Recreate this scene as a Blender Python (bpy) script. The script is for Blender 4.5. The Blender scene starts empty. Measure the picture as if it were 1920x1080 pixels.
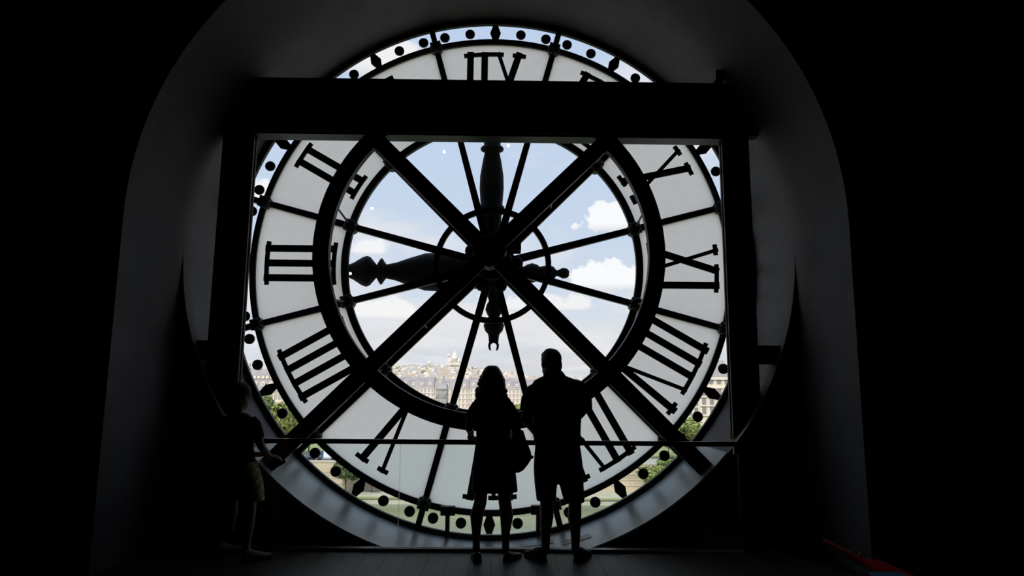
import bpy, bmesh, math, random
from mathutils import Vector, Matrix, Quaternion
random.seed(7)
PI = math.pi
scene = bpy.context.scene
COL = scene.collection

# ------------------------------------------------------------------ camera
EYE = 1.436                                   # camera height above the floor, metres
RIGHT = Vector((0.99989691, -0.01168961, 0.00833817))
UP = Vector((-0.0099668, -0.14702265, 0.98908291))
FWD = Vector((0.0103361, 0.98906405, 0.147124))
FOC = 1248.75                                 # focal length in pixels of a 1920 wide frame
cd = bpy.data.cameras.new('camera')
cam = bpy.data.objects.new('camera', cd); COL.objects.link(cam)
cd.sensor_width = 36.0; cd.lens = FOC / 1920 * 36.0
cd.clip_start = 0.05; cd.clip_end = 12000
m = Matrix((RIGHT, UP, -FWD)).transposed().to_4x4(); m.translation = (0, 0, EYE)
cam.matrix_world = m
scene.camera = cam

def at(px, py, Y):
    """point of the place that the photograph shows at a pixel, at distance Y in front of the camera"""
    d = RIGHT * (px - 960) + UP * (540 - py) + FWD * FOC
    d = d * (Y / d.y)
    return Vector((d.x, Y, d.z + EYE))

# ------------------------------------------------------------------ colour management
vs = scene.view_settings
vs.view_transform = 'Standard'; vs.look = 'None'; vs.exposure = 0.14; vs.gamma = 1.0
vs.use_curve_mapping = False
scene.cycles.use_denoising = True
scene.cycles.transparent_max_bounces = 16
scene.cycles.max_bounces = 10
scene.cycles.diffuse_bounces = 6

# ------------------------------------------------------------------ node helpers
def nd(nt, t, **kw):
    n = nt.nodes.new(t)
    for k, v in kw.items(): setattr(n, k, v)
    return n
def mth(nt, op, a, b=None, c=None, clamp=False):
    n = nd(nt, 'ShaderNodeMath', operation=op); n.use_clamp = clamp
    for i, v in enumerate((a, b, c)):
        if v is None: continue
        if isinstance(v, (int, float)): n.inputs[i].default_value = v
        else: nt.links.new(v, n.inputs[i])
    return n.outputs[0]
def mixc(nt, f, a, b):
    n = nd(nt, 'ShaderNodeMix', data_type='RGBA')
    for s, v in ((0, f), (6, a), (7, b)):
        if isinstance(v, (int, float)): n.inputs[s].default_value = v
        elif isinstance(v, tuple): n.inputs[s].default_value = (*v, 1)
        else: nt.links.new(v, n.inputs[s])
    return n.outputs[2]
def ramp(nt, f, stops):
    n = nd(nt, 'ShaderNodeValToRGB'); e = n.color_ramp.elements
    while len(e) < len(stops): e.new(0.5)
    for x, (p, c) in zip(e, stops):
        x.position = p; x.color = (*c, 1) if isinstance(c, tuple) else (c, c, c, 1)
    nt.links.new(f, n.inputs[0]); return n.outputs[0]
def smooth(nt, v, lo, hi):
    n = nd(nt, 'ShaderNodeMapRange', interpolation_type='SMOOTHSTEP')
    nt.links.new(v, n.inputs[0]); n.inputs[1].default_value = lo; n.inputs[2].default_value = hi
    return n.outputs[0]

# ------------------------------------------------------------------ sky
world = bpy.data.worlds.new('sky'); scene.world = world; world.use_nodes = True
nt = world.node_tree; nt.nodes.clear()
tc = nd(nt, 'ShaderNodeTexCoord'); sep = nd(nt, 'ShaderNodeSeparateXYZ'); nt.links.new(tc.outputs['Generated'], sep.inputs[0])
X, Yd, Z = sep.outputs
zp = mth(nt, 'MAXIMUM', Z, 0.0)
den = mth(nt, 'ADD', zp, 0.16)
cmb = nd(nt, 'ShaderNodeCombineXYZ')
nt.links.new(mth(nt, 'DIVIDE', X, den), cmb.inputs[0]); nt.links.new(mth(nt, 'DIVIDE', Yd, den), cmb.inputs[1])
def noise(vec, scale, detail=6, rough=0.55, off=0.0, dist=0.0):
    n = nd(nt, 'ShaderNodeTexNoise', noise_dimensions='4D'); n.inputs['W'].default_value = off
    n.inputs['Scale'].default_value = scale; n.inputs['Detail'].default_value = detail
    n.inputs['Roughness'].default_value = rough; n.inputs['Distortion'].default_value = dist
    nt.links.new(vec, n.inputs['Vector']); return n.outputs['Fac']
base = ramp(nt, zp, [(0.0, (.74, .765, .80)), (.10, (.68, .735, .82)), (.22, (.58, .685, .84)), (.45, (.52, .64, .84)), (1.0, (.46, .58, .82))])
n1 = noise(cmb.outputs[0], 1.35, 7, .58, 3.1, .3)
n2 = noise(tc.outputs['Generated'], 17.0, 6, .6, 1.0)
# layered cloud, denser towards the horizon
low = mth(nt, 'ADD', mth(nt, 'MULTIPLY', smooth(nt, zp, .24, .02), .15), .02)
cl = smooth(nt, mth(nt, 'ADD', n1, low), .53, .74)
col = mixc(nt, mth(nt, 'MULTIPLY', cl, .85), base, (.82, .81, .83))
# thin veil with grey undersides close to the horizon
n3 = noise(cmb.outputs[0], 2.6, 5, .5, 9.0)
gr = mth(nt, 'MULTIPLY', smooth(nt, zp, .13, .01), smooth(nt, n3, .42, .62))
col = mixc(nt, mth(nt, 'MULTIPLY', gr, .75), col, (.63, .64, .68))
# separate heaps of cumulus over the city
def heap(col, px, py, w, h, seed, bright=(.97, .97, .98), soft=.16):
    d = (at(px, py, 1000) - Vector((0, 0, EYE))).normalized()
    s = d.cross(Vector((0, 0, 1))).normalized(); u = s.cross(d)
    def dot(v):
        n = nd(nt, 'ShaderNodeVectorMath', operation='DOT_PRODUCT'); n.inputs[1].default_value = v
        nt.links.new(tc.outputs['Generated'], n.inputs[0]); return n.outputs['Value']
    a = mth(nt, 'DIVIDE', dot(s), w); b = mth(nt, 'DIVIDE', dot(u), h)
    b2 = mth(nt, 'MULTIPLY', mth(nt, 'MINIMUM', b, 0.0), 1.5); b = mth(nt, 'ADD', b, b2)
    r = mth(nt, 'SQRT', mth(nt, 'ADD', mth(nt, 'MULTIPLY', a, a), mth(nt, 'MULTIPLY', b, b)))
    front = mth(nt, 'GREATER_THAN', dot(d), 0.5)
    nn = noise(tc.outputs['Generated'], 26.0, 7, .62, seed)
    f = mth(nt, 'SUBTRACT', mth(nt, 'ADD', 1.0, mth(nt, 'MULTIPLY', mth(nt, 'SUBTRACT', nn, .5), 2.4)), r)
    f = mth(nt, 'MULTIPLY', smooth(nt, f, 0.0, soft), front)
    shade = smooth(nt, b, -.9, .1)
    c = mixc(nt, shade, (.74, .76, .80), bright)
    return mixc(nt, mth(nt, 'MULTIPLY', f, .96), col, c)
col = heap(col, 1165, 418, .062, .040, 2.0)
col = heap(col, 1150, 530, .075, .036, 5.0)
col = heap(col, 1010, 575, .090, .024, 6.5, (.90, .90, .91), .4)
col = heap(col, 720, 590, .085, .026, 7.0, (.93, .92, .92), .35)
col = heap(col, 690, 470, .045, .020, 8.0, (.92, .92, .94), .5)
col = heap(col, 500, 365, .030, .030, 11.0, (.95, .94, .95), .4)
col = heap(col, 700, 120, .090, .045, 13.0, (.90, .88, .90), .5)
bg = nd(nt, 'ShaderNodeBackground'); nt.links.new(col, bg.inputs['Color']); bg.inputs['Strength'].default_value = 1.0
ow = nd(nt, 'ShaderNodeOutputWorld'); nt.links.new(bg.outputs[0], ow.inputs[0])

# sun, high and behind the building: it lights the city, never the clock face
sl = bpy.data.lights.new('sun', 'SUN'); sl.energy = 3.0; sl.angle = math.radians(2.0); sl.color = (1.0, .95, .87)
sun = bpy.data.objects.new('sun', sl); COL.objects.link(sun)
sun.rotation_euler = Vector((.35, 1.0, -1.15)).to_track_quat('-Z', 'Y').to_euler()

# ------------------------------------------------------------------ materials
MATS = {}
def principled(name, color, rough=.6, metal=0.0, spec=.5, var=0.0, vscale=5.0, bump=0.0, bscale=30.0, coords='Object', stretch=(1, 1, 1)):
    if name in MATS: return MATS[name]
    mt = bpy.data.materials.new(name); mt.use_nodes = True; t = mt.node_tree
    b = t.nodes['Principled BSDF']
    b.inputs['Base Color'].default_value = (*color, 1); b.inputs['Roughness'].default_value = rough
    b.inputs['Metallic'].default_value = metal; b.inputs['Specular IOR Level'].default_value = spec
    if var or bump:
        c = nd(t, 'ShaderNodeTexCoord'); mp = nd(t, 'ShaderNodeMapping'); mp.inputs['Scale'].default_value = stretch
        t.links.new(c.outputs[coords], mp.inputs[0])
    if var:
        n = nd(t, 'ShaderNodeTexNoise'); n.inputs['Scale'].default_value = vscale; n.inputs['Detail'].default_value = 6
        t.links.new(mp.outputs[0], n.inputs['Vector'])
        lo = tuple(max(0, x * (1 - var)) for x in color); hi = tuple(min(1, x * (1 + var)) for x in color)
        t.links.new(ramp(t, n.outputs['Fac'], [(.3, lo), (.7, hi)]), b.inputs['Base Color'])
    if bump:
        n = nd(t, 'ShaderNodeTexNoise'); n.inputs['Scale'].default_value = bscale; n.inputs['Detail'].default_value = 5
        t.links.new(mp.outputs[0], n.inputs['Vector'])
        bn = nd(t, 'ShaderNodeBump'); bn.inputs['Strength'].default_value = bump; bn.inputs['Distance'].default_value = .02
        t.links.new(n.outputs['Fac'], bn.inputs['Height']); t.links.new(bn.outputs[0], b.inputs['Normal'])
    MATS[name] = mt; return mt
def glassy(name, tint, refl=.04):
    mt = bpy.data.materials.new(name); mt.use_nodes = True; t = mt.node_tree; t.nodes.clear()
    tr = nd(t, 'ShaderNodeBsdfTransparent'); tr.inputs[0].default_value = (*tint, 1)
    gl = nd(t, 'ShaderNodeBsdfGlossy'); gl.inputs['Roughness'].default_value = 0.0; gl.inputs[0].default_value = (1, 1, 1, 1)
    lw = nd(t, 'ShaderNodeLayerWeight'); lw.inputs[0].default_value = .5
    f = mth(t, 'ADD', mth(t, 'MULTIPLY', mth(t, 'POWER', lw.outputs['Facing'], 5.0), 1 - refl), refl)
    mx = nd(t, 'ShaderNodeMixShader'); t.links.new(f, mx.inputs[0]); t.links.new(tr.outputs[0], mx.inputs[1]); t.links.new(gl.outputs[0], mx.inputs[2])
    o = nd(t, 'ShaderNodeOutputMaterial'); t.links.new(mx.outputs[0], o.inputs[0]); MATS[name] = mt; return mt
def frosted(name, color):
    mt = bpy.data.materials.new(name); mt.use_nodes = True; t = mt.node_tree; t.nodes.clear()
    c = nd(t, 'ShaderNodeTexCoord'); n = nd(t, 'ShaderNodeTexNoise'); n.inputs['Scale'].default_value = 9.0; n.inputs['Detail'].default_value = 8
    t.links.new(c.outputs['Object'], n.inputs['Vector'])
    lo = tuple(x * .985 for x in color); hi = tuple(min(1, x * 1.015) for x in color)
    tr = nd(t, 'ShaderNodeBsdfTranslucent'); t.links.new(ramp(t, n.outputs['Fac'], [(.35, lo), (.65, hi)]), tr.inputs[0])
    o = nd(t, 'ShaderNodeOutputMaterial'); t.links.new(tr.outputs[0], o.inputs[0]); MATS[name] = mt; return mt
def emit(name, color, s):
    mt = bpy.data.materials.new(name); mt.use_nodes = True; t = mt.node_tree; t.nodes.clear()
    e = nd(t, 'ShaderNodeEmission'); e.inputs[0].default_value = (*color, 1); e.inputs[1].default_value = s
    o = nd(t, 'ShaderNodeOutputMaterial'); t.links.new(e.outputs[0], o.inputs[0]); MATS[name] = mt; return mt
def vcol(name, rough=.8):
    mt = bpy.data.materials.new(name); mt.use_nodes = True; t = mt.node_tree; b = t.nodes['Principled BSDF']
    a = nd(t, 'ShaderNodeVertexColor'); a.layer_name = 'tint'; t.links.new(a.outputs[0], b.inputs['Base Color'])
    b.inputs['Roughness'].default_value = rough; MATS[name] = mt; return mt

M_IRON = principled('black_iron', (.012, .011, .011), .55, 0, .3, .25, 3.0, .15, 40)
M_STEEL = principled('black_steel', (.010, .010, .011), .45, 0, .35, .2, 2.0)
M_CLEAR = glassy('clear_glass', (.985, .99, .99))
M_FROST = frosted('frosted_glass', (.98, .895, .850))
M_RAILGLASS = glassy('railing_glass', (.955, .992, .988), .02)
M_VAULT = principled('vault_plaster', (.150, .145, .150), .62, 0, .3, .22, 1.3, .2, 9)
M_SILL = principled('sill_sheet', (.34, .345, .36), .34, 0, .8, .22, 1.6, .06, 3, 'Object', (1, .5, 1))
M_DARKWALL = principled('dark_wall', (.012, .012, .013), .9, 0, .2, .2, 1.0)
M_FLOORBASE = principled('floor_base', (.012, .010, .009), .8)

# ------------------------------------------------------------------ mesh helpers
def new_obj(name, me, mat=None, parent=None, loc=None):
    o = bpy.data.objects.new(name, me); COL.objects.link(o)
    if mat is not None and me is not None:
        for x in (mat if isinstance(mat, (list, tuple)) else [mat]):
            if len(me.materials) < (len(mat) if isinstance(mat, (list, tuple)) else 1): me.materials.append(x)
    if parent is not None: o.parent = parent
    if loc is not None: o.location = loc
    return o
def mesh_from(bm, name, smooth_=False):
    bmesh.ops.recalc_face_normals(bm, faces=bm.faces)
    me = bpy.data.meshes.new(name); bm.to_mesh(me); bm.free()
    if smooth_:
        for p in me.polygons: p.use_smooth = True
    return me
def tag(o, label=None, cat=None, group=None, kind=None):
    if label: o['label'] = label
    if cat: o['category'] = cat
    if group: o['group'] = group
    if kind: o['kind'] = kind
    return o
def thing(name, label, cat, loc=(0, 0, 0), rotz=0.0, group=None):
    o = bpy.data.objects.new(name, None); COL.objects.link(o); o.location = loc; o.rotation_euler = (0, 0, rotz)
    o.empty_display_size = .1
    return tag(o, label, cat, group)
def box(bm, x0, x1, y0, y1, z0, z1):
    v = [bm.verts.new(p) for p in ((x0, y0, z0), (x1, y0, z0), (x1, y1, z0), (x0, y1, z0), (x0, y0, z1), (x1, y0, z1), (x1, y1, z1), (x0, y1, z1))]
    for f in ((0, 3, 2, 1), (4, 5, 6, 7), (0, 1, 5, 4), (1, 2, 6, 5), (2, 3, 7, 6), (3, 0, 4, 7)): bm.faces.new([v[i] for i in f])
    return v
def prism(bm, pts, y0, y1):
    """polygon in the x/z plane given depth along y"""
    a = [bm.verts.new((x, y0, z)) for x, z in pts]; b = [bm.verts.new((x, y1, z)) for x, z in pts]
    n = len(pts)
    fa = bm.faces.new(a); fb = bm.faces.new(b[::-1])
    for i in range(n): bm.faces.new((a[i], a[(i + 1) % n], b[(i + 1) % n], b[i]))
    return fa, fb
def bar2(bm, p, q, w, y0, y1, w2=None):
    """straight bar in the x/z plane from p to q"""
    p = Vector(p); q = Vector(q); d = (q - p).normalized(); n = Vector((-d.y, d.x)); w2 = w if w2 is None else w2
    prism(bm, [p + n * w / 2, p - n * w / 2, q - n * w2 / 2, q + n * w2 / 2], y0, y1)
def ring(bm, r0, r1, y0, y1, seg=160, a0=0, a1=2 * PI, cx=0, cz=0):
    """annulus (or an arc of it) with depth; angles clockwise from the top"""
    full = abs(a1 - a0 - 2 * PI) < 1e-6; n = seg if full else seg + 1
    L = []
    for i in range(n):
        t = a0 + (a1 - a0) * i / seg; s, c = math.sin(t), math.cos(t)
        L.append([bm.verts.new((cx + r * s, y, cz + r * c)) for r, y in ((r0, y0), (r1, y0), (r1, y1), (r0, y1))])
    for i in range(seg):
        A = L[i]; B = L[(i + 1) % n]
        for k in range(4): bm.faces.new((A[k], A[(k + 1) % 4], B[(k + 1) % 4], B[k]))
    if not full: bm.faces.new(L[0]); bm.faces.new(L[-1][::-1])
def lathe(bm, prof, axis_o, axis_d, seg=20):
    """profile [(along, radius)] turned about an axis"""
    d = Vector(axis_d).normalized(); o = Vector(axis_o)
    a = d.cross(Vector((0, 1, 0)))
    if a.length < .1: a = d.cross(Vector((1, 0, 0)))
    a.normalize(); b = d.cross(a)
    R = []
    for h, r in prof:
        R.append([bm.verts.new(o + d * h + (a * math.cos(2 * PI * k / seg) + b * math.sin(2 * PI * k / seg)) * max(r, 1e-4)) for k in range(seg)])
    for i in range(len(R) - 1):
        for k in range(seg): bm.faces.new((R[i][k], R[i][(k + 1) % seg], R[i + 1][(k + 1) % seg], R[i + 1][k]))
    bm.faces.new(R[0][::-1]); bm.faces.new(R[-1])
def tube(bm, pts, rad, seg=12):
    pts = [Vector(p) for p in pts]
    if not isinstance(rad, (list, tuple)): rad = [rad] * len(pts)
    R = []; prev = None
    for i, p in enumerate(pts):
        d = (pts[min(i + 1, len(pts) - 1)] - pts[max(i - 1, 0)]).normalized()
        if prev is None:
            a = d.cross(Vector((0, 0, 1)))
            if a.length < .2: a = d.cross(Vector((0, 1, 0)))
            a.normalize()
        else:
            a = (prev - d * prev.dot(d)).normalized()
        prev = a; b = d.cross(a); r = rad[i]
        rr = r if isinstance(r, tuple) else (r, r)
        R.append([bm.verts.new(p + a * rr[0] * math.cos(2 * PI * k / seg) + b * rr[1] * math.sin(2 * PI * k / seg)) for k in range(seg)])
    for i in range(len(R) - 1):
        for k in range(seg): bm.faces.new((R[i][k], R[i][(k + 1) % seg], R[i + 1][(k + 1) % seg], R[i + 1][k]))
    bm.faces.new(R[0][::-1]); bm.faces.new(R[-1])
def ball(bm, c, r, rot=None, u=16, v=12):
    r = r if isinstance(r, (tuple, list)) else (r, r, r)
    mt = Matrix.Translation(Vector(c)) @ (rot.to_matrix().to_4x4() if rot else Matrix()) @ Matrix.Diagonal((*r, 1))
    bmesh.ops.create_uvsphere(bm, u_segments=u, v_segments=v, radius=1.0, matrix=mt)
def loft(bm, rows, seg=24, power=2.3):
    """horizontal sections (cx, cy, z, half width, half depth)"""
    R = []
    for cx, cy, z, rx, ry in rows:
        S = []
        for k in range(seg):
            t = 2 * PI * k / seg; c, s = math.cos(t), math.sin(t)
            S.append(bm.verts.new((cx + rx * math.copysign(abs(c) ** (2 / power), c), cy + ry * math.copysign(abs(s) ** (2 / power), s), z)))
        R.append(S)
    for i in range(len(R) - 1):
        for k in range(seg): bm.faces.new((R[i][k], R[i][(k + 1) % seg], R[i + 1][(k + 1) % seg], R[i + 1][k]))
    bm.faces.new(R[0][::-1]); bm.faces.new(R[-1])
def remeshed(bm, name, voxel, iters=4, fac=.5):
    """closed overlapping shapes grown together into one continuous skin"""
    me = mesh_from(bm, name + '_raw'); o = bpy.data.objects.new(name + '_raw', me); COL.objects.link(o)
    r = o.modifiers.new('r', 'REMESH'); r.mode = 'VOXEL'; r.voxel_size = voxel; r.use_smooth_shade = True
    if iters:
        s = o.modifiers.new('s', 'SMOOTH'); s.iterations = iters; s.factor = fac
    dg = bpy.context.evaluated_depsgraph_get(); dg.update()
    out = bpy.data.meshes.new_from_object(o.evaluated_get(dg)); out.name = name
    bpy.data.objects.remove(o); bpy.data.meshes.remove(me)
    for p in out.polygons: p.use_smooth = True
    return out

# ------------------------------------------------------------------ measures of the clock room
U = 2.8                                        # radius of the circle of minute dots
CX, CY, CZ = -0.1438, 7.376, 2.7855            # middle of the clock
RV = 1.058 * U                                 # radius of the round opening and of the vault
Y_SILL = 6.34                                  # face of the low wall that carries the round sill
Y_ARCH = 5.30                                  # face of the room wall with the vault opening
Y_OUT = 7.40                                   # street side of the wall
HALL = (-9.0, 9.0, -9.0, 9.5)                  # x0, x1, back y, ceiling z

# ------------------------------------------------------------------ walls, ceiling, floor
def struct(name, bm, mat, smooth_=False):
    return tag(new_obj(name, mesh_from(bm, name, smooth_), mat), kind='structure')
x0, x1, yb, zc = HALL
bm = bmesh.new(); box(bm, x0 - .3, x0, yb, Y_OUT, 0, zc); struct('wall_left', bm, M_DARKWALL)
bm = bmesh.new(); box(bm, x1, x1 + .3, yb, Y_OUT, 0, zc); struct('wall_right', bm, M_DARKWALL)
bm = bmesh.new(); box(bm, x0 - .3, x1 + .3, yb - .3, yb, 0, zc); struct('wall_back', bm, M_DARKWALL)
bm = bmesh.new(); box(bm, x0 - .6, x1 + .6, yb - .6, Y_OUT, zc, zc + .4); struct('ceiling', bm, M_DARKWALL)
# room wall with the stilted opening
def arch_profile(n=72):
    P = [(RV, -CZ - .3)]
    for i in range(n + 1):
        t = PI / 2 - PI * i / n; P.append((RV * math.sin(t), RV * math.cos(t)))
    P.append((-RV, -CZ - .3)); return P
AP = arch_profile()
def outer(p):
    x, z = p
    if abs(abs(x) - RV) < 1e-6 and z < 0: return ((9 - CX) if x > 0 else (-9 - CX), z)
    k = min((9.0) / abs(x) if abs(x) > 1e-6 else 1e9, (zc - CZ) / z if z > 1e-6 else 1e9)
    return (x * k, z * k)
bm = bmesh.new()
i_ = [bm.verts.new((CX + x, Y_ARCH, CZ + z)) for x, z in AP]; o_ = [bm.verts.new((CX + outer(p)[0], Y_ARCH, CZ + outer(p)[1])) for p in AP]
for k in range(len(AP) - 1): bm.faces.new((i_[k], o_[k], o_[k + 1], i_[k + 1]))
# triangles that close the upper corners
for k in range(len(AP) - 1):
    pa, pb = o_[k].co, o_[k + 1].co
    if abs(pa.x - pb.x) > .02 and abs(pa.z - pb.z) > .02:
        top, side = (o_[k], o_[k + 1]) if pa.z > pb.z else (o_[k + 1], o_[k])
        bm.faces.new((top, side, bm.verts.new((side.co.x, Y_ARCH, top.co.z))))
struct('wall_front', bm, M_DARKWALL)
# the vault: one smooth grey skin from the room wall to the clock
bm = bmesh.new(); NY = 10
G = [[bm.verts.new((CX + x, Y_ARCH + (Y_OUT - Y_ARCH) * j / NY, CZ + z)) for x, z in AP] for j in range(NY + 1)]
for j in range(NY):
    for k in range(len(AP) - 1): bm.faces.new((G[j][k], G[j][k + 1], G[j + 1][k + 1], G[j + 1][k]))
struct('wall_vault', bm, M_VAULT, True)
# low wall with the round sill
NS = 72
LOW = [(RV * math.sin(PI / 2 + PI * i / NS), RV * math.cos(PI / 2 + PI * i / NS)) for i in range(NS + 1)]
bm = bmesh.new()
a = [bm.verts.new((CX + x, Y_SILL, CZ + z)) for x, z in LOW]
b = [bm.verts.new((CX + math.copysign(RV, x), Y_SILL, CZ + z)) for x, z in LOW]
for k in range(NS):
    try: bm.faces.new((a[k], b[k], b[k + 1], a[k + 1]))
    except ValueError: pass
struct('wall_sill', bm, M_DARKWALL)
bm = bmesh.new(); rr = RV; NL = 72
for i in range(NL):
    t0 = PI / 2 + PI * i / NL; t1 = PI / 2 + PI * (i + 1) / NL
    v = [bm.verts.new((CX + r * math.sin(t), y, CZ + r * math.cos(t))) for r, t, y in ((rr, t0, Y_SILL), (rr, t1, Y_SILL), (rr, t1, Y_OUT), (rr, t0, Y_OUT))]
    bm.faces.new(v)
bmesh.ops.remove_doubles(bm, verts=bm.verts, dist=1e-4)
tag(struct('trim_1', bm, M_VAULT, True), 'smooth grey round lining below the clock')
bm = bmesh.new(); rr = RV - .006; NL = 110; S0, S1 = math.radians(131), math.radians(229)
for i in range(NL):
    t0 = S0 + (S1 - S0) * i / NL; t1 = S0 + (S1 - S0) * (i + 1) / NL
    v = [bm.verts.new((CX + r * math.sin(t), y, CZ + r * math.cos(t))) for r, t, y in ((rr, t0, Y_SILL + .012), (rr, t1, Y_SILL + .012), (rr, t1, CY - .03), (rr, t0, CY - .03))]
    bm.faces.new(v)
bmesh.ops.remove_doubles(bm, verts=bm.verts, dist=1e-4)
bmesh.ops.solidify(bm, geom=bm.faces[:], thickness=.004)
SILL = tag(struct('trim_2', bm, M_SILL), 'blue grey sheet metal sill under the clock')
for dg_, y_, w_, l_ in ((170.5, 7.0, .12, .34), (163.0, 6.8, .16, .30)):
    bm = bmesh.new(); A_ = []
    for i in range(7):
        t_ = math.radians(dg_) + (i / 6 - .5) * l_ / rr; A_.append([bm.verts.new((CX + r_ * math.sin(t_), y_ + yy_ + (i / 6 - .5) * .05, CZ + r_ * math.cos(t_))) for r_, yy_ in ((rr - .006, -w_ / 2), (rr - .006, w_ / 2), (rr - .009, w_ / 2), (rr - .009, -w_ / 2))])
    for i in range(6):
        for k in range(4): bm.faces.new((A_[i][k], A_[i][(k + 1) % 4], A_[i + 1][(k + 1) % 4], A_[i + 1][k]))
    bm.faces.new(A_[0]); bm.faces.new(A_[-1][::-1])
    new_obj('patch', mesh_from(bm, 'patch'), principled('sill_patch', (.30, .31, .33), .45), SILL)
# outer face of the building
bm = bmesh.new(); N = 120
i_ = []; o_ = []
for k in range(N):
    t = 2 * PI * k / N; s, c = math.sin(t), math.cos(t); kk = min(14 / abs(s) if abs(s) > 1e-6 else 1e9, (9.0 if c > 0 else 34.0) / abs(c) if abs(c) > 1e-6 else 1e9)
    i_.append(bm.verts.new((CX + RV * s, Y_OUT, CZ + RV * c))); o_.append(bm.verts.new((CX + kk * s, Y_OUT, CZ + kk * c)))
for k in range(N): bm.faces.new((i_[k], o_[k], o_[(k + 1) % N], i_[(k + 1) % N]))
struct('wall_facade', bm, principled('facade_stone', (.55, .5, .42), .85, 0, .3, .15, .6))
# floor: dark boards on a black bed
bm = bmesh.new(); box(bm, x0 - .3, x1 + .3, yb - .3, Y_SILL + .02, -.12, -.012); FLOOR = struct('floor', bm, M_FLOORBASE)
mt = bpy.data.materials.new('floor_boards'); mt.use_nodes = True; t = mt.node_tree; b_ = t.nodes['Principled BSDF']
c = nd(t, 'ShaderNodeTexCoord'); oi = nd(t, 'ShaderNodeObjectInfo'); mp = nd(t, 'ShaderNodeMapping'); mp.inputs['Scale'].default_value = (14, 1.2, 14)
add = nd(t, 'ShaderNodeVectorMath', operation='ADD'); t.links.new(c.outputs['Object'], add.inputs[0]); t.links.new(oi.outputs['Location'], add.inputs[1]); t.links.new(add.outputs[0], mp.inputs[0])
n = nd(t, 'ShaderNodeTexNoise'); n.inputs['Scale'].default_value = 3.0; n.inputs['Detail'].default_value = 8; n.inputs['Distortion'].default_value = 1.5; t.links.new(mp.outputs[0], n.inputs['Vector'])
g = ramp(t, n.outputs['Fac'], [(.3, (.030, .025, .022)), (.7, (.085, .074, .066))])
t.links.new(mixc(t, mth(t, 'MULTIPLY', oi.outputs['Random'], .4), g, (.035, .030, .027)), b_.inputs['Base Color'])
t.links.new(mth(t, 'ADD', mth(t, 'MULTIPLY', n.outputs['Fac'], .25), .36), b_.inputs['Roughness'])
b_.inputs['Specular IOR Level'].default_value = .35
MATS['floor_boards'] = mt
bm = bmesh.new(); PW = .18; box(bm, -PW / 2 + .0008, PW / 2 - .0008, -1.4, 1.4, -.012, 0)
bmesh.ops.bevel(bm, geom=[e for e in bm.edges if all(v.co.z > -.001 for v in e.verts)], offset=.0008, segments=1, affect='EDGES')
plank_me = mesh_from(bm, 'plank'); plank_me.materials.append(mt)
for k in range(-28, 29):
    for j, yy in enumerate((Y_SILL - .02 - 1.4 - (.5 if k % 2 else 0) - 2.805, Y_SILL - .02 - 1.4 - (.5 if k % 2 else 0))):
        new_obj('plank', plank_me, None, FLOOR, (k * PW, yy, 0))
bm = bmesh.new(); box(bm, -PW / 2 + .0015, PW / 2 - .0015, -.25, .25, -.012, 0); short_me = mesh_from(bm, 'plank_end'); short_me.materials.append(mt)
for k in range(-27, 29, 2): new_obj('plank', short_me, None, FLOOR, (k * PW, Y_SILL - .02 - .247, 0))

# ------------------------------------------------------------------ the clock
clock = thing('tower_clock', 'huge round iron and glass clock face seen from behind with mirrored Roman numerals', 'clock', (CX, CY, CZ))
def part(name, bm, mat, parent=None, smooth_=False, label=None):
    o = new_obj(name, mesh_from(bm, name, smooth_), mat, parent if parent is not None else clock)
    if label: o['label'] = label
    return o
def pol(r, deg): t = math.radians(deg); return Vector((r * U * math.sin(t), r * U * math.cos(t)))
# rings: depth runs from -y (room) to +y (street)
for nm, r0, r1, y0, y1 in (('outer_rim', 1.036, 1.058, -.03, .02), ('outer_ring', .9445, .9675, -.035, .025), ('inner_ring', .5775, .6045, -.035, .025)):
    bm = bmesh.new(); ring(bm, r0 * U, r1 * U, y0, y1, 180); part(nm, bm, M_IRON, None)
bm = bmesh.new(); ring(bm, .9525 * U, .9575 * U, -.055, -.030, 180); part('rib_ring', bm, M_IRON)
bm = bmesh.new(); ring(bm, .5875 * U, .5945 * U, -.055, -.030, 150); part('rib_ring', bm, M_IRON)
bm = bmesh.new(); ring(bm, .2125 * U, .2345 * U, -.07, -.02, 96); part('hub_ring', bm, M_IRON)
# spokes and their round bosses
bm = bmesh.new(); bar2(bm, (0, .05 * U), (0, .59 * U), .030 * U, -.045, .02, .024 * U); sp_in = mesh_from(bm, 'spoke'); sp_in.materials.append(M_IRON)
bm = bmesh.new(); bar2(bm, (0, .59 * U), (0, 1.04 * U), .026 * U, -.045, .02, .022 * U); sp_out = mesh_from(bm, 'spoke_outer'); sp_out.materials.append(M_IRON)
def boss_mesh(r):
    bm = bmesh.new()
    lathe(bm, [(-.05, r * .8), (-.05, r), (.07, r), (.09, r * .92), (.12, r * .7), (.14, r * .3), (.142, 0.001)], (0, 0, 0), (0, -1, 0), 24)
    for k in range(4):
        t = PI / 4 + k * PI / 2
        ball(bm, (r * .92 * math.cos(t), -.085, r * .92 * math.sin(t)), (.016, .02, .016), None, 8, 6)
    me = mesh_from(bm, 'boss', True); me.materials.append(M_IRON); return me
bo_i, bo_o = boss_mesh(.0285 * U), boss_mesh(.0265 * U)
for k in range(12):
    dg = 15 + 30 * k
    for me in (sp_in, sp_out):
        o = new_obj('spoke', me, None, clock); o.rotation_euler.y = math.radians(dg)
    for me, r in ((bo_i, .5915), (bo_o, .953)):
        p = pol(r, dg); o = new_obj('boss', me, None, clock, (p.x, 0, p.y)); o.rotation_euler.y = math.radians(dg)
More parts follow.
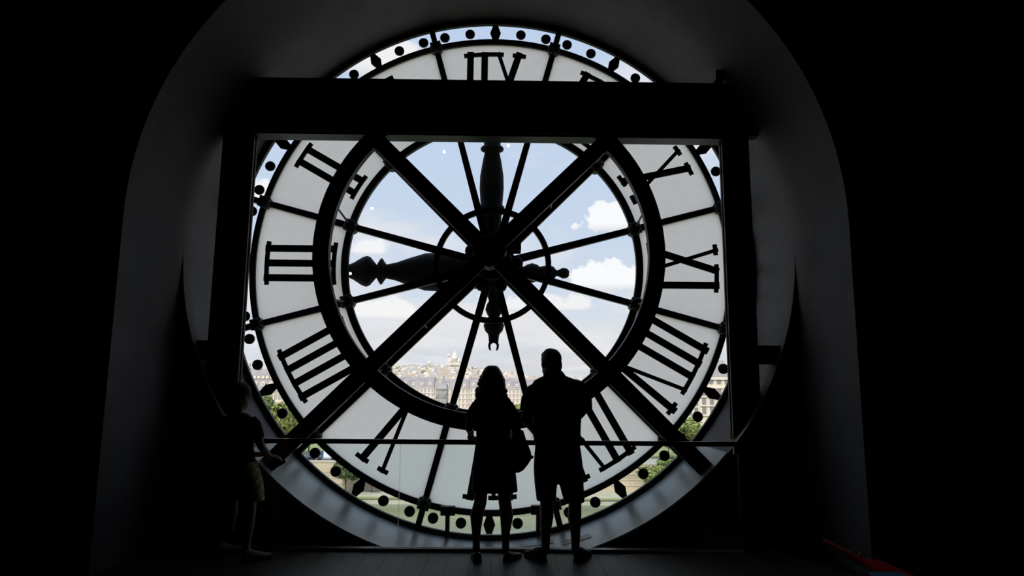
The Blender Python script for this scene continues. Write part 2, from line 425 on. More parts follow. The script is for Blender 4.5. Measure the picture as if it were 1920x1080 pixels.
# panes: clear middle, frosted dial, clear minute track
def sector(r0, r1, hw_in, hw_out, th, seg=14, front_mat=0):
    """one pane between two spokes; hw = clearance beside the spokes"""
    bm = bmesh.new(); half = math.radians(15); A = []; B = []
    for i in range(seg + 1):
        f = -1 + 2 * i / seg
        t1 = f * (half - hw_out / r1)
        A.append((r1 * U * math.sin(t1), r1 * U * math.cos(t1)))
        if r0 > 0:
            t0 = f * (half - hw_in / r0); B.append((r0 * U * math.sin(t0), r0 * U * math.cos(t0)))
    pts = A + (B[::-1] if B else [(0, .06 * U)])
    fa, fb = prism(bm, pts, -th / 2, th / 2)
    idx = fa.index
    bmesh.ops.recalc_face_normals(bm, faces=bm.faces)
    for f in bm.faces:
        f.material_index = 0
    if front_mat:
        for f in bm.faces:
            if f.calc_center_median().y < -th * .4: f.material_index = 1
    me = bpy.data.meshes.new('pane'); bm.to_mesh(me); bm.free(); return me
pm_c = sector(0, .585, 0, .012, .008); pm_f = sector(.598, .951, .010, .010, .008, 14, 1); pm_t = sector(.962, 1.040, .009, .009, .008)
for me in (pm_c, pm_t): me.materials.append(M_CLEAR)
pm_f.materials.append(M_CLEAR); pm_f.materials.append(M_FROST)
for k in range(12):
    for me, lb in ((pm_c, 'clear glass pane'), (pm_f, 'frosted glass pane'), (pm_t, 'clear glass pane of the minute track')):
        o = new_obj('pane', me, None, clock); o.rotation_euler.y = math.radians(30 * k); o['label'] = lb
# minute dots and hour markers on the minute track
bm = bmesh.new(); lathe(bm, [(-.012, .0203 * U), (.008, .0203 * U), (.012, .0190 * U)], (0, 0, 0), (0, -1, 0), 28); dot_me = mesh_from(bm, 'minute_dot'); dot_me.materials.append(M_IRON)
bm = bmesh.new(); w, h, e = .0225 * U, .0330 * U, .0105 * U
prism(bm, [(-e, h), (e, h), (w, 0), (e, -h), (-e, -h), (-w, 0)], -.012, .012); mark_me = mesh_from(bm, 'hour_marker'); mark_me.materials.append(M_IRON)
for k in range(12):
    p = pol(1.0, 30 * k); o = new_obj('hour_marker', mark_me, None, clock, (p.x, 0, p.y)); o.rotation_euler.y = math.radians(30 * k)
    for j in (-2, -1, 1, 2):
        p = pol(1.0, 30 * k + 6.17 * j); new_obj('minute_dot', dot_me, None, clock, (p.x, 0, p.y))
# numerals, read from the street, so mirrored here; tops point outwards
R_IN, R_OUT, ST, THIN, SER = .626, .9085, .0275, .0150, .0165
def numeral(txt, hour):
    bm = bmesh.new(); y0, y1 = -.035, -.010
    pit, gap = .0595, .057
    u = 0.0; outs = []; ins = []; strokes = []
    prev = None
    for ch in txt:
        if ch == 'I':
            if prev == 'I': u += pit
            elif prev: u += gap
            strokes.append((u, R_IN, u, R_OUT, ST)); outs.append((u, ST, 'm')); ins.append((u, ST))
        elif ch == 'V':
            if prev: u += gap
            strokes.append((u, R_OUT, u + .047, R_IN, ST)); strokes.append((u + .094, R_OUT, u + .0505, R_IN + .02, THIN))
            outs.append((u, ST, 's')); outs.append((u + .094, THIN, 'm' if txt[-1] != 'V' else 's')); u += .094
        else:
            if prev: u += gap
            strokes.append((u, R_OUT, u + .090, R_IN, ST)); strokes.append((u + .090, R_OUT, u, R_IN, THIN))
            merge_left = 'm' if txt[0] == 'I' else 's'; merge_right = 'm' if txt[-1] == 'I' else 's'
            outs.append((u, ST, merge_left)); outs.append((u + .090, THIN, merge_right))
            ins.append((u, THIN)); ins.append((u + .090, ST)); u += .090
        prev = ch
    c0 = (outs[0][0] + outs[-1][0]) / 2
    for a_, ra, b_, rb, w in strokes: bar2(bm, (-(a_ - c0) * U, ra * U), (-(b_ - c0) * U, rb * U), w * U, y0, y1)
    def serif(ua, ub, r, inward):
        lo, hi = (r, r + SER) if inward else (r - SER, r)
        a0 = math.atan2(-(ub - c0), r); a1 = math.atan2(-(ua - c0), r)
        ring(bm, lo * U, hi * U, y0, y1, 8, a0, a1)
        for uu in (ua, ub): pass
    run = []
    def flush(run):
        if run: serif(run[0][0] - run[0][1] / 2 - .016, run[-1][0] + run[-1][1] / 2 + .016, R_OUT, False)
    for o_ in outs:
        if o_[2] == 's': flush(run); run = []; serif(o_[0] - o_[1] / 2 - .015, o_[0] + o_[1] / 2 + .015, R_OUT, False)
        else: run.append(o_)
    flush(run)
    # feet: neighbouring I strokes share one foot
    run = []
    for k, (uu, w) in enumerate(ins):
        if run and (txt.replace('V', '') and abs(uu - run[-1][0]) < .0615): run.append((uu, w))
        else:
            if run: serif(run[0][0] - run[0][1] / 2 - .012, run[-1][0] + run[-1][1] / 2 + .012, R_IN, True)
            run = [(uu, w)]
    if run: serif(run[0][0] - run[0][1] / 2 - .012, run[-1][0] + run[-1][1] / 2 + .012, R_IN, True)
    # little brackets where strokes meet the shared serif
    o = part('numeral', bm, M_IRON); o.rotation_euler.y = math.radians(-30 * hour)
    o['label'] = 'black Roman numeral ' + txt + ' seen mirrored'
for h_, tx in enumerate(('XII', 'I', 'II', 'III', 'IIII', 'V', 'VI', 'VII', 'VIII', 'IX', 'X', 'XI')): numeral(tx, h_)
# hands on the street side
def hand_solid(prof, y, fl=.45):
    bm = bmesh.new(); lathe(bm, prof, (0, 0, 0), (0, 0, 1), 28)
    for v in bm.verts: v.co.y = v.co.y * fl + y
    return bm
mh = part('minute_hand', hand_solid([(-.10, .12), (.2, .125), (.45, .115), (.62, .118), (.68, .155), (.73, .150), (.75, .128), (.95, .142), (1.10, .138), (1.28, .110), (1.385, .088), (1.40, .125), (1.43, .140), (1.46, .125), (1.475, .098), (1.6, .105), (1.75, .075), (1.82, .06), (1.87, .10), (1.95, .13), (2.05, .08), (2.17, .01)], .17), M_IRON, None, True)
mh.location.x = -.025
bm = hand_solid([(-.12, .10), (-.30, .085), (-.38, .06), (-.42, .085), (-.48, .10), (-.53, .08), (-.56, .062), (-.60, .095), (-.66, .118), (-.72, .10), (-.76, .065), (-.80, .058), (-.845, .055)], .17)
part('minute_hand_tail', bm, M_IRON, mh, True)
bm = bmesh.new()
for sx in (-1, 1):
    P = [(sx * .030, -.83), (sx * .052, -.85), (sx * .062, -.885), (sx * .055, -.925), (sx * .038, -.945), (sx * .028, -.935), (sx * .034, -.91), (sx * .034, -.88), (sx * .018, -.862), (sx * .0, -.855), (sx * .0, -.83)]
    prism(bm, P, .14, .20)
part('fork', bm, M_IRON, mh)
mh.children[0].location.x = mh.children[1].location.x = .045
bm = hand_solid([(-.12, .16), (.10, .19), (.45, .215), (.62, .232), (.80, .222), (.98, .165), (1.14, .108), (1.25, .084), (1.275, .115), (1.295, .150), (1.315, .160), (1.34, .125), (1.365, .078), (1.40, .12), (1.44, .168), (1.48, .185), (1.53, .170), (1.64, .100), (1.74, .06), (1.84, .012)], .34)
hh = part('hour_hand', bm, M_IRON, None, True); hh.rotation_euler.y = math.radians(-90); hh.location.z = -.02
bm = hand_solid([(-.10, .10), (-.30, .10), (-.36, .075), (-.40, .10), (-.46, .118), (-.52, .10), (-.55, .075), (-.59, .085), (-.65, .096), (-.71, .08), (-.745, .035), (-.77, .04), (-.82, .066), (-.87, .058), (-.895, .03)], .34)
part('hour_hand_tail', bm, M_IRON, hh, True)
# clockwork in the middle
bm = bmesh.new(); lathe(bm, [(-.30, .18), (-.02, .26), (.10, .26), (.12, .22), (.32, .20), (.34, .15)], (0, 0, 0), (0, -1, 0), 32)
hub = part('hub', bm, M_IRON, None, False)
bm = bmesh.new(); box(bm, .16, .31, -.42, -.18, .10, .21); part('gear_box', bm, M_IRON, hub)
bm = bmesh.new(); box(bm, -.045, .02, -.36, -.30, .30, .46); part('drive_rod', bm, principled('grey_iron', (.05, .05, .052), .5), hub)
bm = bmesh.new(); tube(bm, [(0, -.3, 0), (0, -.98, -.03)], .06, 16); part('axle', bm, M_IRON, hub)
for ang in (90, -110, 160, 205, -60):
    bm = bmesh.new(); p = pol(.095, ang); ball(bm, (p.x, -.16, p.y), (.075, .06, .075), None, 14, 10); part('bolt_cap', bm, M_IRON, hub, True)
# props that stand the lower ring off the sill
for sx in (-1, 1):
    bm = bmesh.new()
    xx = sx * .475 + .04; zr = -math.sqrt((.956 * U) ** 2 - xx * xx)
    box(bm, xx - .075, xx + .075, -.13, -.05, zr - .045, zr + .045); box(bm, xx + sx * .0 - .022, xx + .022, -.13, -.09, zr - .27, zr)
    part('prop', bm, M_IRON)

# ------------------------------------------------------------------ steel bracing in front of the clock
BX, BZ, BY = CX - .015, CZ - .025, 6.50
frame = thing('bracing_frame', 'black steel bracing frame with wide beam, posts, ring and crossed struts before the clock', 'frame', (BX, BY, BZ))
def fpart(nm, bm, label=None): return part(nm, bm, M_STEEL, frame, False, label)
bm = bmesh.new(); zb0, zb1 = 1.184, 1.775
box(bm, -2.90, 2.92, -.06, .06, zb0 + .04, zb1); box(bm, -2.40, 2.44, -.06, .12, zb0, zb0 + .03); box(bm, -2.46, 2.42, -.08, .10, zb1 - .03, zb1); fpart('beam', bm)
bm = bmesh.new(); box(bm, 2.27, 2.36, -.17, -.05, zb1, zb1 + .10); fpart('beam_bracket', bm)
for xa, xb, zl in ((-2.70, -2.385, -1.80), (2.345, 2.62, -1.80)):
    bm = bmesh.new(); xm = (xa + xb) / 2
    s = 1 if xa < 0 else -1
    xin = xb if xa < 0 else xa; xou = xa if xa < 0 else xb
    box(bm, min(xin, xin - s * .03), max(xin, xin - s * .03), -.05, .05, zl, zb0 + .05)
    box(bm, min(xou, xou + s * .03), max(xou, xou + s * .03), -.05, .05, zl, zb0 + .05)
    box(bm, xa, xb, -.02, .02, zl, zb0 + .05)
    box(bm, xm - .03, xm + .03, -.075, -.02, zl, zb0 + .05)
    fpart('post', bm)
    bm = bmesh.new(); xo2 = xou - s * .26
    box(bm, min(xou, xo2), max(xou, xo2), -.06, .06, -1.085, -.905); fpart('stub', bm)
def brace(p, q, w=.155):
    bm = bmesh.new(); bar2(bm, p, q, w, -.015, .015)
    d = (Vector(q) - Vector(p)).normalized(); n = Vector((-d.y, d.x)) * (w / 2 - .006)
    for s_ in (-1, 1): bar2(bm, Vector(p) + n * s_, Vector(q) + n * s_, .012, -.03, .03)
    fpart('brace', bm)
K = 2.085
for sx, sz in ((-1, -1), (1, -1)): brace((sx * .06, sz * .06), (sx * K, sz * K))
for sx in (-1, 1): brace((sx * .06, .06), (sx * 1.16, 1.15))
bm = bmesh.new(); ring(bm, 1.585, 1.745, -.02, .02, 120); ring(bm, 1.585, 1.597, -.04, .045, 120); ring(bm, 1.733, 1.745, -.04, .045, 120); fpart('brace_ring', bm)
bm = bmesh.new(); lathe(bm, [(-.12, .17), (.10, .17), (.12, .14), (.14, .14), (.16, .08)], (0, 0, 0), (0, -1, 0), 8); fpart('hub_plate', bm)
# thin tie rods between bracing and clock
def tie(p, q):
    bm = bmesh.new(); a_ = Vector((p[0], 0.06, p[1])); b_ = Vector((q[0], CY - BY - .05, q[1])); tube(bm, [a_, b_], .011, 8); fpart('tie_rod', bm)
for dg in (75, 105, -75, -105, 45, 135, -135):
    p = pol(.61, dg); q = pol(.592, dg); s_ = 1.66 / (.592 * U)
    off = Vector((0, .10)) if dg in (75, -75) else Vector((0, -.05)); tie((q.x * s_ - off.x, q.y * s_ + off.y), (q.x + .015, q.y + .025))
for dg, rr_ in ((45, .33), (-135, .36), (-45, .33), (135, .36)):
    p = pol(rr_, dg); tie((p.x * .95, p.y * .95), (p.x + .015, p.y + .025))

# ------------------------------------------------------------------ glass railing
RY = 6.15
rail = thing('glass_railing', 'low glass railing with a dark handrail in front of the clock', 'railing', (0, RY, 0))
M_RAIL = principled('rail_bronze', (.05, .042, .042), .3, .6, .5)
XL, XR, RH = -2.42, 2.13, .962
bm = bmesh.new(); box(bm, XL, XR, -.022, .022, RH - .042, RH); bmesh.ops.bevel(bm, geom=bm.edges[:], offset=.006, segments=2, affect='EDGES'); part('handrail', bm, M_RAIL, rail)
bm = bmesh.new(); box(bm, XL, XR, -.03, -.012, 0, .030); box(bm, XL, XR, .012, .03, 0, .030); box(bm, XL, XR, -.03, .03, 0, .008); part('floor_channel', bm, principled('channel_metal', (.32, .32, .33), .35, .8), rail)
M_EDGE = principled('glass_edge', (.42, .45, .45), .25)
js = [XL + .01, -.9265, .62, XR - .01]
for k in range(3):
    bm = bmesh.new(); box(bm, js[k] + .003, js[k + 1] - .003, -.006, .006, .008, RH - .03)
    bmesh.ops.recalc_face_normals(bm, faces=bm.faces)
    for f in bm.faces: f.material_index = 1 if abs(f.normal.x) > .5 else 0
    me = mesh_from(bm, 'glass_panel'); me.materials.append(M_RAILGLASS); me.materials.append(M_EDGE)
    new_obj('glass_panel', me, None, rail)
bm = bmesh.new(); box(bm, XR - .05, XR, -.02, .02, RH - .11, RH - .04); bar2(bm, (XR - .03, RH - .03), (XR + .12, RH + .16), .03, -.015, .015); part('end_bracket', bm, M_RAIL, rail)

# ------------------------------------------------------------------ small lamps on the far side of the bracing, mirrored in the clock glass
M_LENS = emit('lamp_lens', (1.0, .93, .82), 16.0)
M_LAMP = principled('lamp_black', (.02, .02, .02), .4)
def clock_lamp(px, py):
    g = CY - .004; YL = 6.63; m_ = at(px, py, 2 * g - YL); o3 = Vector((m_.x - BX, YL - BY, m_.z - BZ))
    bm = bmesh.new(); lathe(bm, [(-.07, .018), (-.06, .028), (0, .028), (.01, .024)], o3, (0, 1, 0), 16); hs = part('lamp_housing', bm, M_LAMP, frame, True)
    bm = bmesh.new(); lathe(bm, [(.0101, .019), (.014, .019)], o3, (0, 1, 0), 16); part('lamp_lens', bm, M_LENS, hs)
    bm = bmesh.new(); q_ = Vector((o3.x, o3.z)); k_ = 1.70 / q_.length; e3 = Vector((q_.x * k_, .03, q_.y * k_)) if q_.y < 1.1 else Vector((o3.x, .05, o3.z)); tube(bm, [o3 + Vector((0, -.05, 0)), e3], .008, 6); part('lamp_bracket', bm, M_LAMP, hs)
for p_ in ((833, 285), (953, 273), (697, 391), (657, 513)): clock_lamp(*p_)

# ------------------------------------------------------------------ people
def rows_px(L, Y):
    """[(py, px left, px right, half depth, dy)] -> loft rows at distance Y"""
    out = []
    for py, xl, xr, ry, dy in L:
        a_ = at(xl, py, Y); b_ = at(xr, py, Y)
        out.append(((a_.x + b_.x) / 2, Y + dy, (a_.z + b_.z) / 2, (b_.x - a_.x) / 2, ry))
    return out
def hand(bm, wrist, fwd, up, side, size=1.0, curl=1.0, spread=1.0):
    """palm, four unequal bent fingers and a thumb leaving the side of the palm"""
    f = Vector(fwd).normalized(); s = Vector(side); s = (s - f * s.dot(f)).normalized(); u = f.cross(s)
    if u.dot(Vector(up)) < 0: u = -u
    w = Vector(wrist); S = size
    q = Matrix((s, f, u)).transposed().to_quaternion()
    ball(bm, w + f * .045 * S, (.040 * S, .052 * S, .017 * S), q)
    for k, (ox, ln) in enumerate(((.030, .072), (.010, .080), (-.010, .075), (-.029, .058))):
        p = w + f * .080 * S + s * ox * S
        a1, a2, a3 = .35 * curl, .95 * curl, 1.5 * curl
        P = [p - f * .02 * S, p]
        for a_, l_ in ((a1, .45), (a2, .32), (a3, .23)):
            P.append(P[-1] + (f * math.cos(a_) - u * math.sin(a_) + s * ox * .8 * spread) * ln * l_ * S)
        tube(bm, P, [.0095 * S, .0095 * S, .009 * S, .0085 * S, .0065 * S], 8)
    p = w + f * .022 * S + s * .030 * S
    tube(bm, [p - s * .01 * S, p + (s * .6 + f * .6 - u * .2) * .028 * S, p + (s * .55 + f * 1.2 - u * .5) * .04 * S, p + (s * .4 + f * 1.7 - u * .9) * .045 * S], [.012 * S, .0115 * S, .010 * S, .007 * S], 8)
def head(bm, c, yaw, S=1.0, pitch=0.0):
    """skull, jaw, nose, ears, brow and lips; the face looks along +y turned by yaw"""
    q = Quaternion((0, 0, 1), yaw) @ Quaternion((1, 0, 0), pitch); c = Vector(c)
    def e(p, r): ball(bm, c + q @ (Vector(p) * S), tuple(x * S for x in r), q, 18, 14)
    e((0, -.008, .025), (.076, .098, .092)); e((0, .030, -.045), (.060, .066, .072)); e((0, .068, -.085), (.030, .026, .024))
    e((0, .092, -.018), (.012, .022, .026)); e((0, .104, -.032), (.015, .014, .011)); e((0, .080, .012), (.052, .016, .012))
    e((0, .086, -.058), (.024, .010, .008)); e((.078, -.004, -.012), (.010, .022, .032)); e((-.078, -.004, -.012), (.010, .022, .032))
    for s_ in (-1, 1): e((s_ * .030, .084, -.004), (.012, .008, .008))
M_SKIN = principled('skin', (.30, .17, .115), .6, 0, .3)
def cloth(name, c, rough=.9, var=.2, vs_=12): return principled(name, c, rough, 0, .2, var, vs_, .15, 60)
def shoe(name, heel, yaw, L, W, H, mat, parent, sole_mat=None):
    """low shoe with a heel counter, instep, toe and sole; toe points along +y turned by yaw"""
    bm = bmesh.new(); q = Quaternion((0, 0, 1), yaw); heel = Vector(heel); R = []
    for f, w, h in ((0, .55, .55), (.04, .78, .95), (.15, .86, 1.05), (.32, .82, 1.0), (.45, .86, .78), (.62, 1.0, .58), (.8, .98, .47), (.93, .75, .38), (1.0, .35, .25)):
        S = []
        for k in range(16):
            t_ = 2 * PI * k / 16; c, s = math.cos(t_), math.sin(t_)
            z = H * h * (.5 + .5 * math.copysign(abs(s) ** .8, s)); S.append(bm.verts.new(heel + q @ Vector((W / 2 * w * math.copysign(abs(c) ** .75, c), L * f, .012 + z))))
        R.append(S)
    for i in range(len(R) - 1):
        for k in range(16): bm.faces.new((R[i][k], R[i][(k + 1) % 16], R[i + 1][(k + 1) % 16], R[i + 1][k]))
    bm.faces.new(R[0][::-1]); bm.faces.new(R[-1])
    o = part('shoe', bm, mat, parent, True)
    bm = bmesh.new(); O = []
    for f, w in ((-.02, .4), (.03, .85), (.15, .95), (.35, .86), (.62, 1.06), (.82, 1.02), (.95, .78), (1.03, .3)): O.append((W / 2 * w, L * f))
    pts = [(x, y) for x, y in O] + [(-x, y) for x, y in O[::-1]]
    a_ = [bm.verts.new(heel + q @ Vector((x, y, 0.0))) for x, y in pts]; b_ = [bm.verts.new(heel + q @ Vector((x, y, .024))) for x, y in pts]
    bm.faces.new(a_[::-1]); bm.faces.new(b_)
    for k in range(len(pts)): bm.faces.new((a_[k], a_[(k + 1) % len(pts)], b_[(k + 1) % len(pts)], b_[k]))
    part('sole', bm, sole_mat or mat, o)
    return o
def limb(bm, P, R, Y=None): tube(bm, P, R, 14)

# --- man in shirt and shorts
YM = 5.88
bm = bmesh.new()
hc = at(1033, 682, YM + .02); head(bm, hc, .45, 1.08, -.15)
tube(bm, [at(1036, 728, YM - .01), at(1036, 705, YM), at(1034, 690, YM + .01)], [.075, .062, .060], 16)
loft(bm, rows_px([(722, 1012, 1080, .09, 0), (745, 1008, 1084, .11, 0), (790, 1008, 1082, .10, 0), (835, 1008, 1082, .11, 0), (870, 1008, 1086, .11, 0), (890, 1010, 1088, .10, 0)], YM))
wl = at(1012, 808, YM + .20); wr = at(1076, 812, YM + .20)
wl.z = wr.z = RH + .030
limb(bm, [at(1004, 728, YM), at(992, 748, YM), at(986, 789, YM - .02), at(997, 799, YM + .08), wl], [.052, .050, .045, .042, .028])
limb(bm, [at(1088, 726, YM), at(1098, 745, YM), at(1098, 764, YM - .01), at(1077, 788, YM + .10), wr], [.052, .050, .044, .040, .028])
hand(bm, wl, (.25, 1, -.05), (0, 0, 1), (1, 0, 0), .98); hand(bm, wr, (.75, .7, -.05), (0, 0, 1), (-.7, .7, 0), .98)
fl = Vector((.322, 5.89, 0)); fr = Vector((.625, 5.88, 0))
for kp, ka, tp, x_ in ((1025, 1023, 1026, fl), (1078, 1079, 1070, fr)):
    limb(bm, [at(tp, 870, YM), at(kp, 935, YM + .01), at(kp, 950, YM), at(kp + (0 if kp < 1050 else -1), 968, YM - .02), at(ka, 1000, YM - .01), at(ka, 1022, YM), Vector((at(ka, 1030, YM).x, YM - .005, .05))], [.085, .060, .056, .060, .042, .036, .040])
man = new_obj('person', remeshed(bm, 'man_body', .0065, 5), M_SKIN)
tag(man, 'person in a dark collared shirt and knee-length shorts leaning on the railing, feet apart', 'person')
bm = bmesh.new()
q = Quaternion((0, 0, 1), .45) @ Quaternion((1, 0, 0), -.15)
ball(bm, hc + q @ Vector((0, -.014, .040)), (.086, .106, .092), q, 20, 16); ball(bm, hc + q @ Vector((0, -.045, -.020)), (.078, .070, .085), q, 18, 14)
ball(bm, hc + q @ Vector((0, .035, .085)), (.066, .06, .040), q, 14, 10); ball(bm, hc + q @ Vector((-.01, -.01, .105)), (.05, .06, .030), q, 14, 10)
part_me = remeshed(bm, 'short_hair', .008, 3); new_obj('hair', part_me, cloth('dark_hair', (.014, .011, .010), .6, .3, 60), man)
bm = bmesh.new()
loft(bm, rows_px([(703, 1024, 1056, .070, 0), (708, 1012, 1070, .085, -.005), (714, 1001, 1086, .10, -.01), (724, 996, 1094, .115, -.01), (745, 998, 1093, .13, -.01), (770, 999, 1091, .135, 0), (800, 1000, 1089, .135, 0), (825, 1001, 1088.5, .14, 0), (838, 1003, 1088, .14, 0)], YM), 28)
limb(bm, [at(1012, 727, YM), at(999, 734, YM), at(990, 750, YM), at(985.5, 771, YM - .01)], [.060, .066, .064, .052])
limb(bm, [at(1076, 722, YM), at(1089, 728, YM), at(1096, 748, YM), at(1099, 769, YM - .01)], [.060, .066, .066, .056])
shirt = new_obj('shirt', remeshed(bm, 'shirt', .009, 4), cloth('shirt_cloth', (.018, .018, .022)), man)
bm = bmesh.new(); loft(bm, rows_px([(692, 1022, 1050, .068, .0), (698, 1021, 1056, .074, -.005), (705, 1018, 1061, .078, -.01)], YM), 24); part('collar', bm, MATS['shirt_cloth'], shirt, True)
bm = bmesh.new()
loft(bm, rows_px([(832, 1004, 1087, .13, 0), (850, 1002, 1090, .14, 0), (875, 1000.5, 1093, .14, 0), (892, 1001, 1093.5, .13, 0)], YM), 28)
loft(bm, rows_px([(880, 1001, 1046, .125, 0), (905, 1002, 1045, .115, 0), (925, 1004.5, 1043, .105, 0), (938, 1006, 1042, .10, 0)], YM), 24)
loft(bm, rows_px([(880, 1045, 1093, .125, 0), (905, 1048, 1094, .115, 0), (925, 1053, 1095, .105, 0), (941, 1058, 1096, .10, 0)], YM), 24)
new_obj('shorts', remeshed(bm, 'shorts', .009, 3), cloth('shorts_cloth', (.014, .014, .016)), man)
M_SHOE = cloth('shoe_dark', (.02, .02, .022), .7); M_SOLE = cloth('sole_grey', (.06, .06, .06), .7)
shoe('shoe', (.338, 5.80, 0), .48, .27, .105, .095, M_SHOE, man, M_SOLE)
shoe('shoe', (.625, 5.79, 0), -.42, .27, .105, .095, M_SHOE, man, M_SOLE)

# --- woman with curly hair in a dress
YW = 5.86
bm = bmesh.new()
hw = at(922, 717, YW + .02); head(bm, hw, .05, 1.0, -.15)
tube(bm, [at(922, 765, YW - .01), at(922, 748, YW), at(922, 735, YW + .01)], [.06, .050, .050], 14)
loft(bm, rows_px([(757, 897, 950, .075, 0), (775, 895, 952, .09, 0), (805, 900, 952, .085, 0), (830, 898, 956, .095, 0), (870, 894, 962, .10, 0), (895, 896, 960, .09, 0)], YW))
ll = at(884, 815, YW + .26); lr = at(962, 812, YW + .25); ll.z = RH + .026; lr.z = RH + .026
limb(bm, [at(894, 757, YW), at(883, 780, YW), at(879, 803, YW + .01), at(882, 808, YW + .10), ll], [.044, .040, .036, .033, .022])
limb(bm, [at(953, 757, YW), at(963, 780, YW), at(966, 803, YW), at(964, 810, YW + .10), lr], [.044, .040, .036, .033, .022])
hand(bm, ll, (.1, 1, -.1), (0, 0, 1), (1, 0, 0), .88); hand(bm, lr, (-.2, 1, -.1), (0, 0, 1), (-1, 0, 0), .88)
for tp, kp, cp, ap in ((910, 901, 893.5, 893), (947, 946.5, 950, 948)):
    limb(bm, [at(tp, 885, YW), at(kp, 920, YW), at(kp, 940, YW), at(cp, 968, YW - .02), at(ap, 998, YW - .01), at(ap, 1018, YW), Vector((at(ap, 1030, YW).x, YW, .045))], [.082, .062, .054, .057, .038, .031, .034])
woman = new_obj('person', remeshed(bm, 'woman_body', .0062, 5), M_SKIN)
tag(woman, 'person with curly shoulder-length brown hair in a dark knee-length dress', 'person')
# curls
bm = bmesh.new(); rnd = random.Random(3)
loft(bm, rows_px([(685.5, 915, 931, .045, 0), (690, 909, 936, .078, 0), (698, 904, 941, .096, 0), (708, 901, 945, .102, -.005), (720, 898, 948, .098, -.012), (734, 897, 949, .085, -.03), (744, 898, 947, .070, -.04), (750, 903, 943, .05, -.045)], YW + .01), 24, 2.0)
for k in range(260):
    z = rnd.uniform(-.150, .055); t_ = rnd.uniform(0, 2 * PI)
    wz = .084 + (.055 - z) * .17; y_ = math.sin(t_)
    if y_ > .25: continue
    ball(bm, hw + Vector((wz * 1.08 * math.cos(t_) + rnd.gauss(0, .006), -.01 + wz * .85 * y_, z)), rnd.uniform(.010, .018), None, 8, 6)
for k in range(46):
    t_ = rnd.uniform(PI * .95, PI * 2.05); x_ = .122 * math.cos(t_); y_ = -.02 + .09 * math.sin(t_); P = []
    ph = rnd.uniform(0, 6); ln = rnd.uniform(.05, .10)
    for j in range(12):
        f = j / 11; P.append(hw + Vector((x_ + .017 * math.cos(ph + f * 11) , y_ + .017 * math.sin(ph + f * 11), -.06 - f * ln)))
    tube(bm, P, .007, 6)
new_obj('hair', remeshed(bm, 'curly_hair', .0065, 1), cloth('brown_hair', (.085, .040, .024), .55, .4, 40), woman)
bm = bmesh.new()
loft(bm, rows_px([(745, 908, 938, .060, 0), (749, 890, 957, .072, 0), (757, 886, 961, .085, 0), (770, 889, 958, .10, 0), (800, 892, 955, .10, 0), (822, 893, 956, .105, 0), (850, 889, 962, .125, 0), (885, 886, 967, .14, 0), (921, 883, 971, .15, 0)], YW), 28)
limb(bm, [at(896, 762, YW), at(890, 767, YW), at(884, 777, YW), at(880.5, 790, YW)], [.048, .050, .049, .045])
limb(bm, [at(951, 762, YW), at(957, 767, YW), at(962, 777, YW), at(965, 790, YW)], [.048, .050, .049, .045])
new_obj('dress', remeshed(bm, 'dress', .008, 3), cloth('dress_cloth', (.013, .012, .013)), woman)
bm = bmesh.new(); tube(bm, [ll + Vector((-.004, -.055, .004)), ll + Vector((-.003, -.030, .002))], .031, 16); part('bracelet', bm, principled('silver', (.5, .5, .5), .3, .9), woman, True, 'silver band on the left wrist')
M_SANDAL = cloth('sandal_black', (.02, .018, .018), .45)
shoe('shoe', (-.205, 5.77, 0), .12, .235, .085, .060, M_SANDAL, woman, M_SOLE); shoe('shoe', (.030, 5.79, 0), -.50, .235, .085, .060, M_SANDAL, woman, M_SOLE)
# her bag
bag = thing('shoulder_bag', 'dark soft shoulder bag hanging at the hip of the person in the dress', 'bag', at(972, 845, YW - .03))
bm = bmesh.new(); o0 = bag.location
L = rows_px([(806, 962, 981, .035, -.03), (824, 959, 986.5, .055, -.03), (845, 957, 995, .065, -.03), (858, 957, 997.5, .068, -.03), (870, 958, 990, .062, -.03), (880, 960, 982, .05, -.03), (885, 962, 974, .03, -.03)], YW)
loft(bm, [(a_ - o0.x, b_ - o0.y, c_ - o0.z, d_, e_) for a_, b_, c_, d_, e_ in L], 24)
me = remeshed(bm, 'bag_body', .009, 3); new_obj('bag_body', me, cloth('bag_leather', (.015, .014, .015), .6), bag)
bm = bmesh.new(); tube(bm, [at(x_, y_, YW + d_) - o0 for x_, y_, d_ in ((976, 808, -.05), (970, 788, -.075), (964, 764, -.085), (955, 750, -.06), (951, 746, .0), (956, 755, .09), (964, 780, .11), (974, 806, .02))], [(.012, .004)] * 8, 8); part('strap', bm, MATS['bag_leather'], bag, True)
bm = bmesh.new(); ball(bm, at(998, 857, YW - .03) - o0, (.012, .012, .014), None, 8, 6); part('tassel', bm, MATS['bag_leather'], bag, True)

# --- person at the left end of the railing
YK = 5.80
bm = bmesh.new()
hk = at(450, 744, YK + .02); head(bm, hk, -.55, .98, -.2)
tube(bm, [at(446, 786, YK - .02), at(447, 772, YK), at(449, 758, YK + .01)], [.055, .045, .045], 14)
loft(bm, rows_px([(788, 422, 474, .075, 0), (805, 420, 474, .09, 0), (840, 424, 470, .085, 0), (870, 424, 474, .09, 0), (900, 424, 478, .095, 0), (915, 426, 478, .09, 0)], YK))
hkR = at(506, 856, YK + .14); hkL = at(492, 852, YK + .26)
limb(bm, [at(472, 789, YK), at(481, 808, YK), at(490, 838, YK + .02), at(499, 849, YK + .08), hkR], [.042, .038, .033, .031, .022])
limb(bm, [at(424, 789, YK), at(420, 812, YK + .06), at(430, 845, YK + .16), at(462, 852, YK + .24), hkL], [.042, .038, .033, .030, .022])
hand(bm, hkR, (.75, .5, -.15), (0, -.3, 1), (-.4, .6, .3), .84, .8); hand(bm, hkL, (.85, .25, -.05), (0, 0, 1), (-.2, -.6, .4), .82, .9)
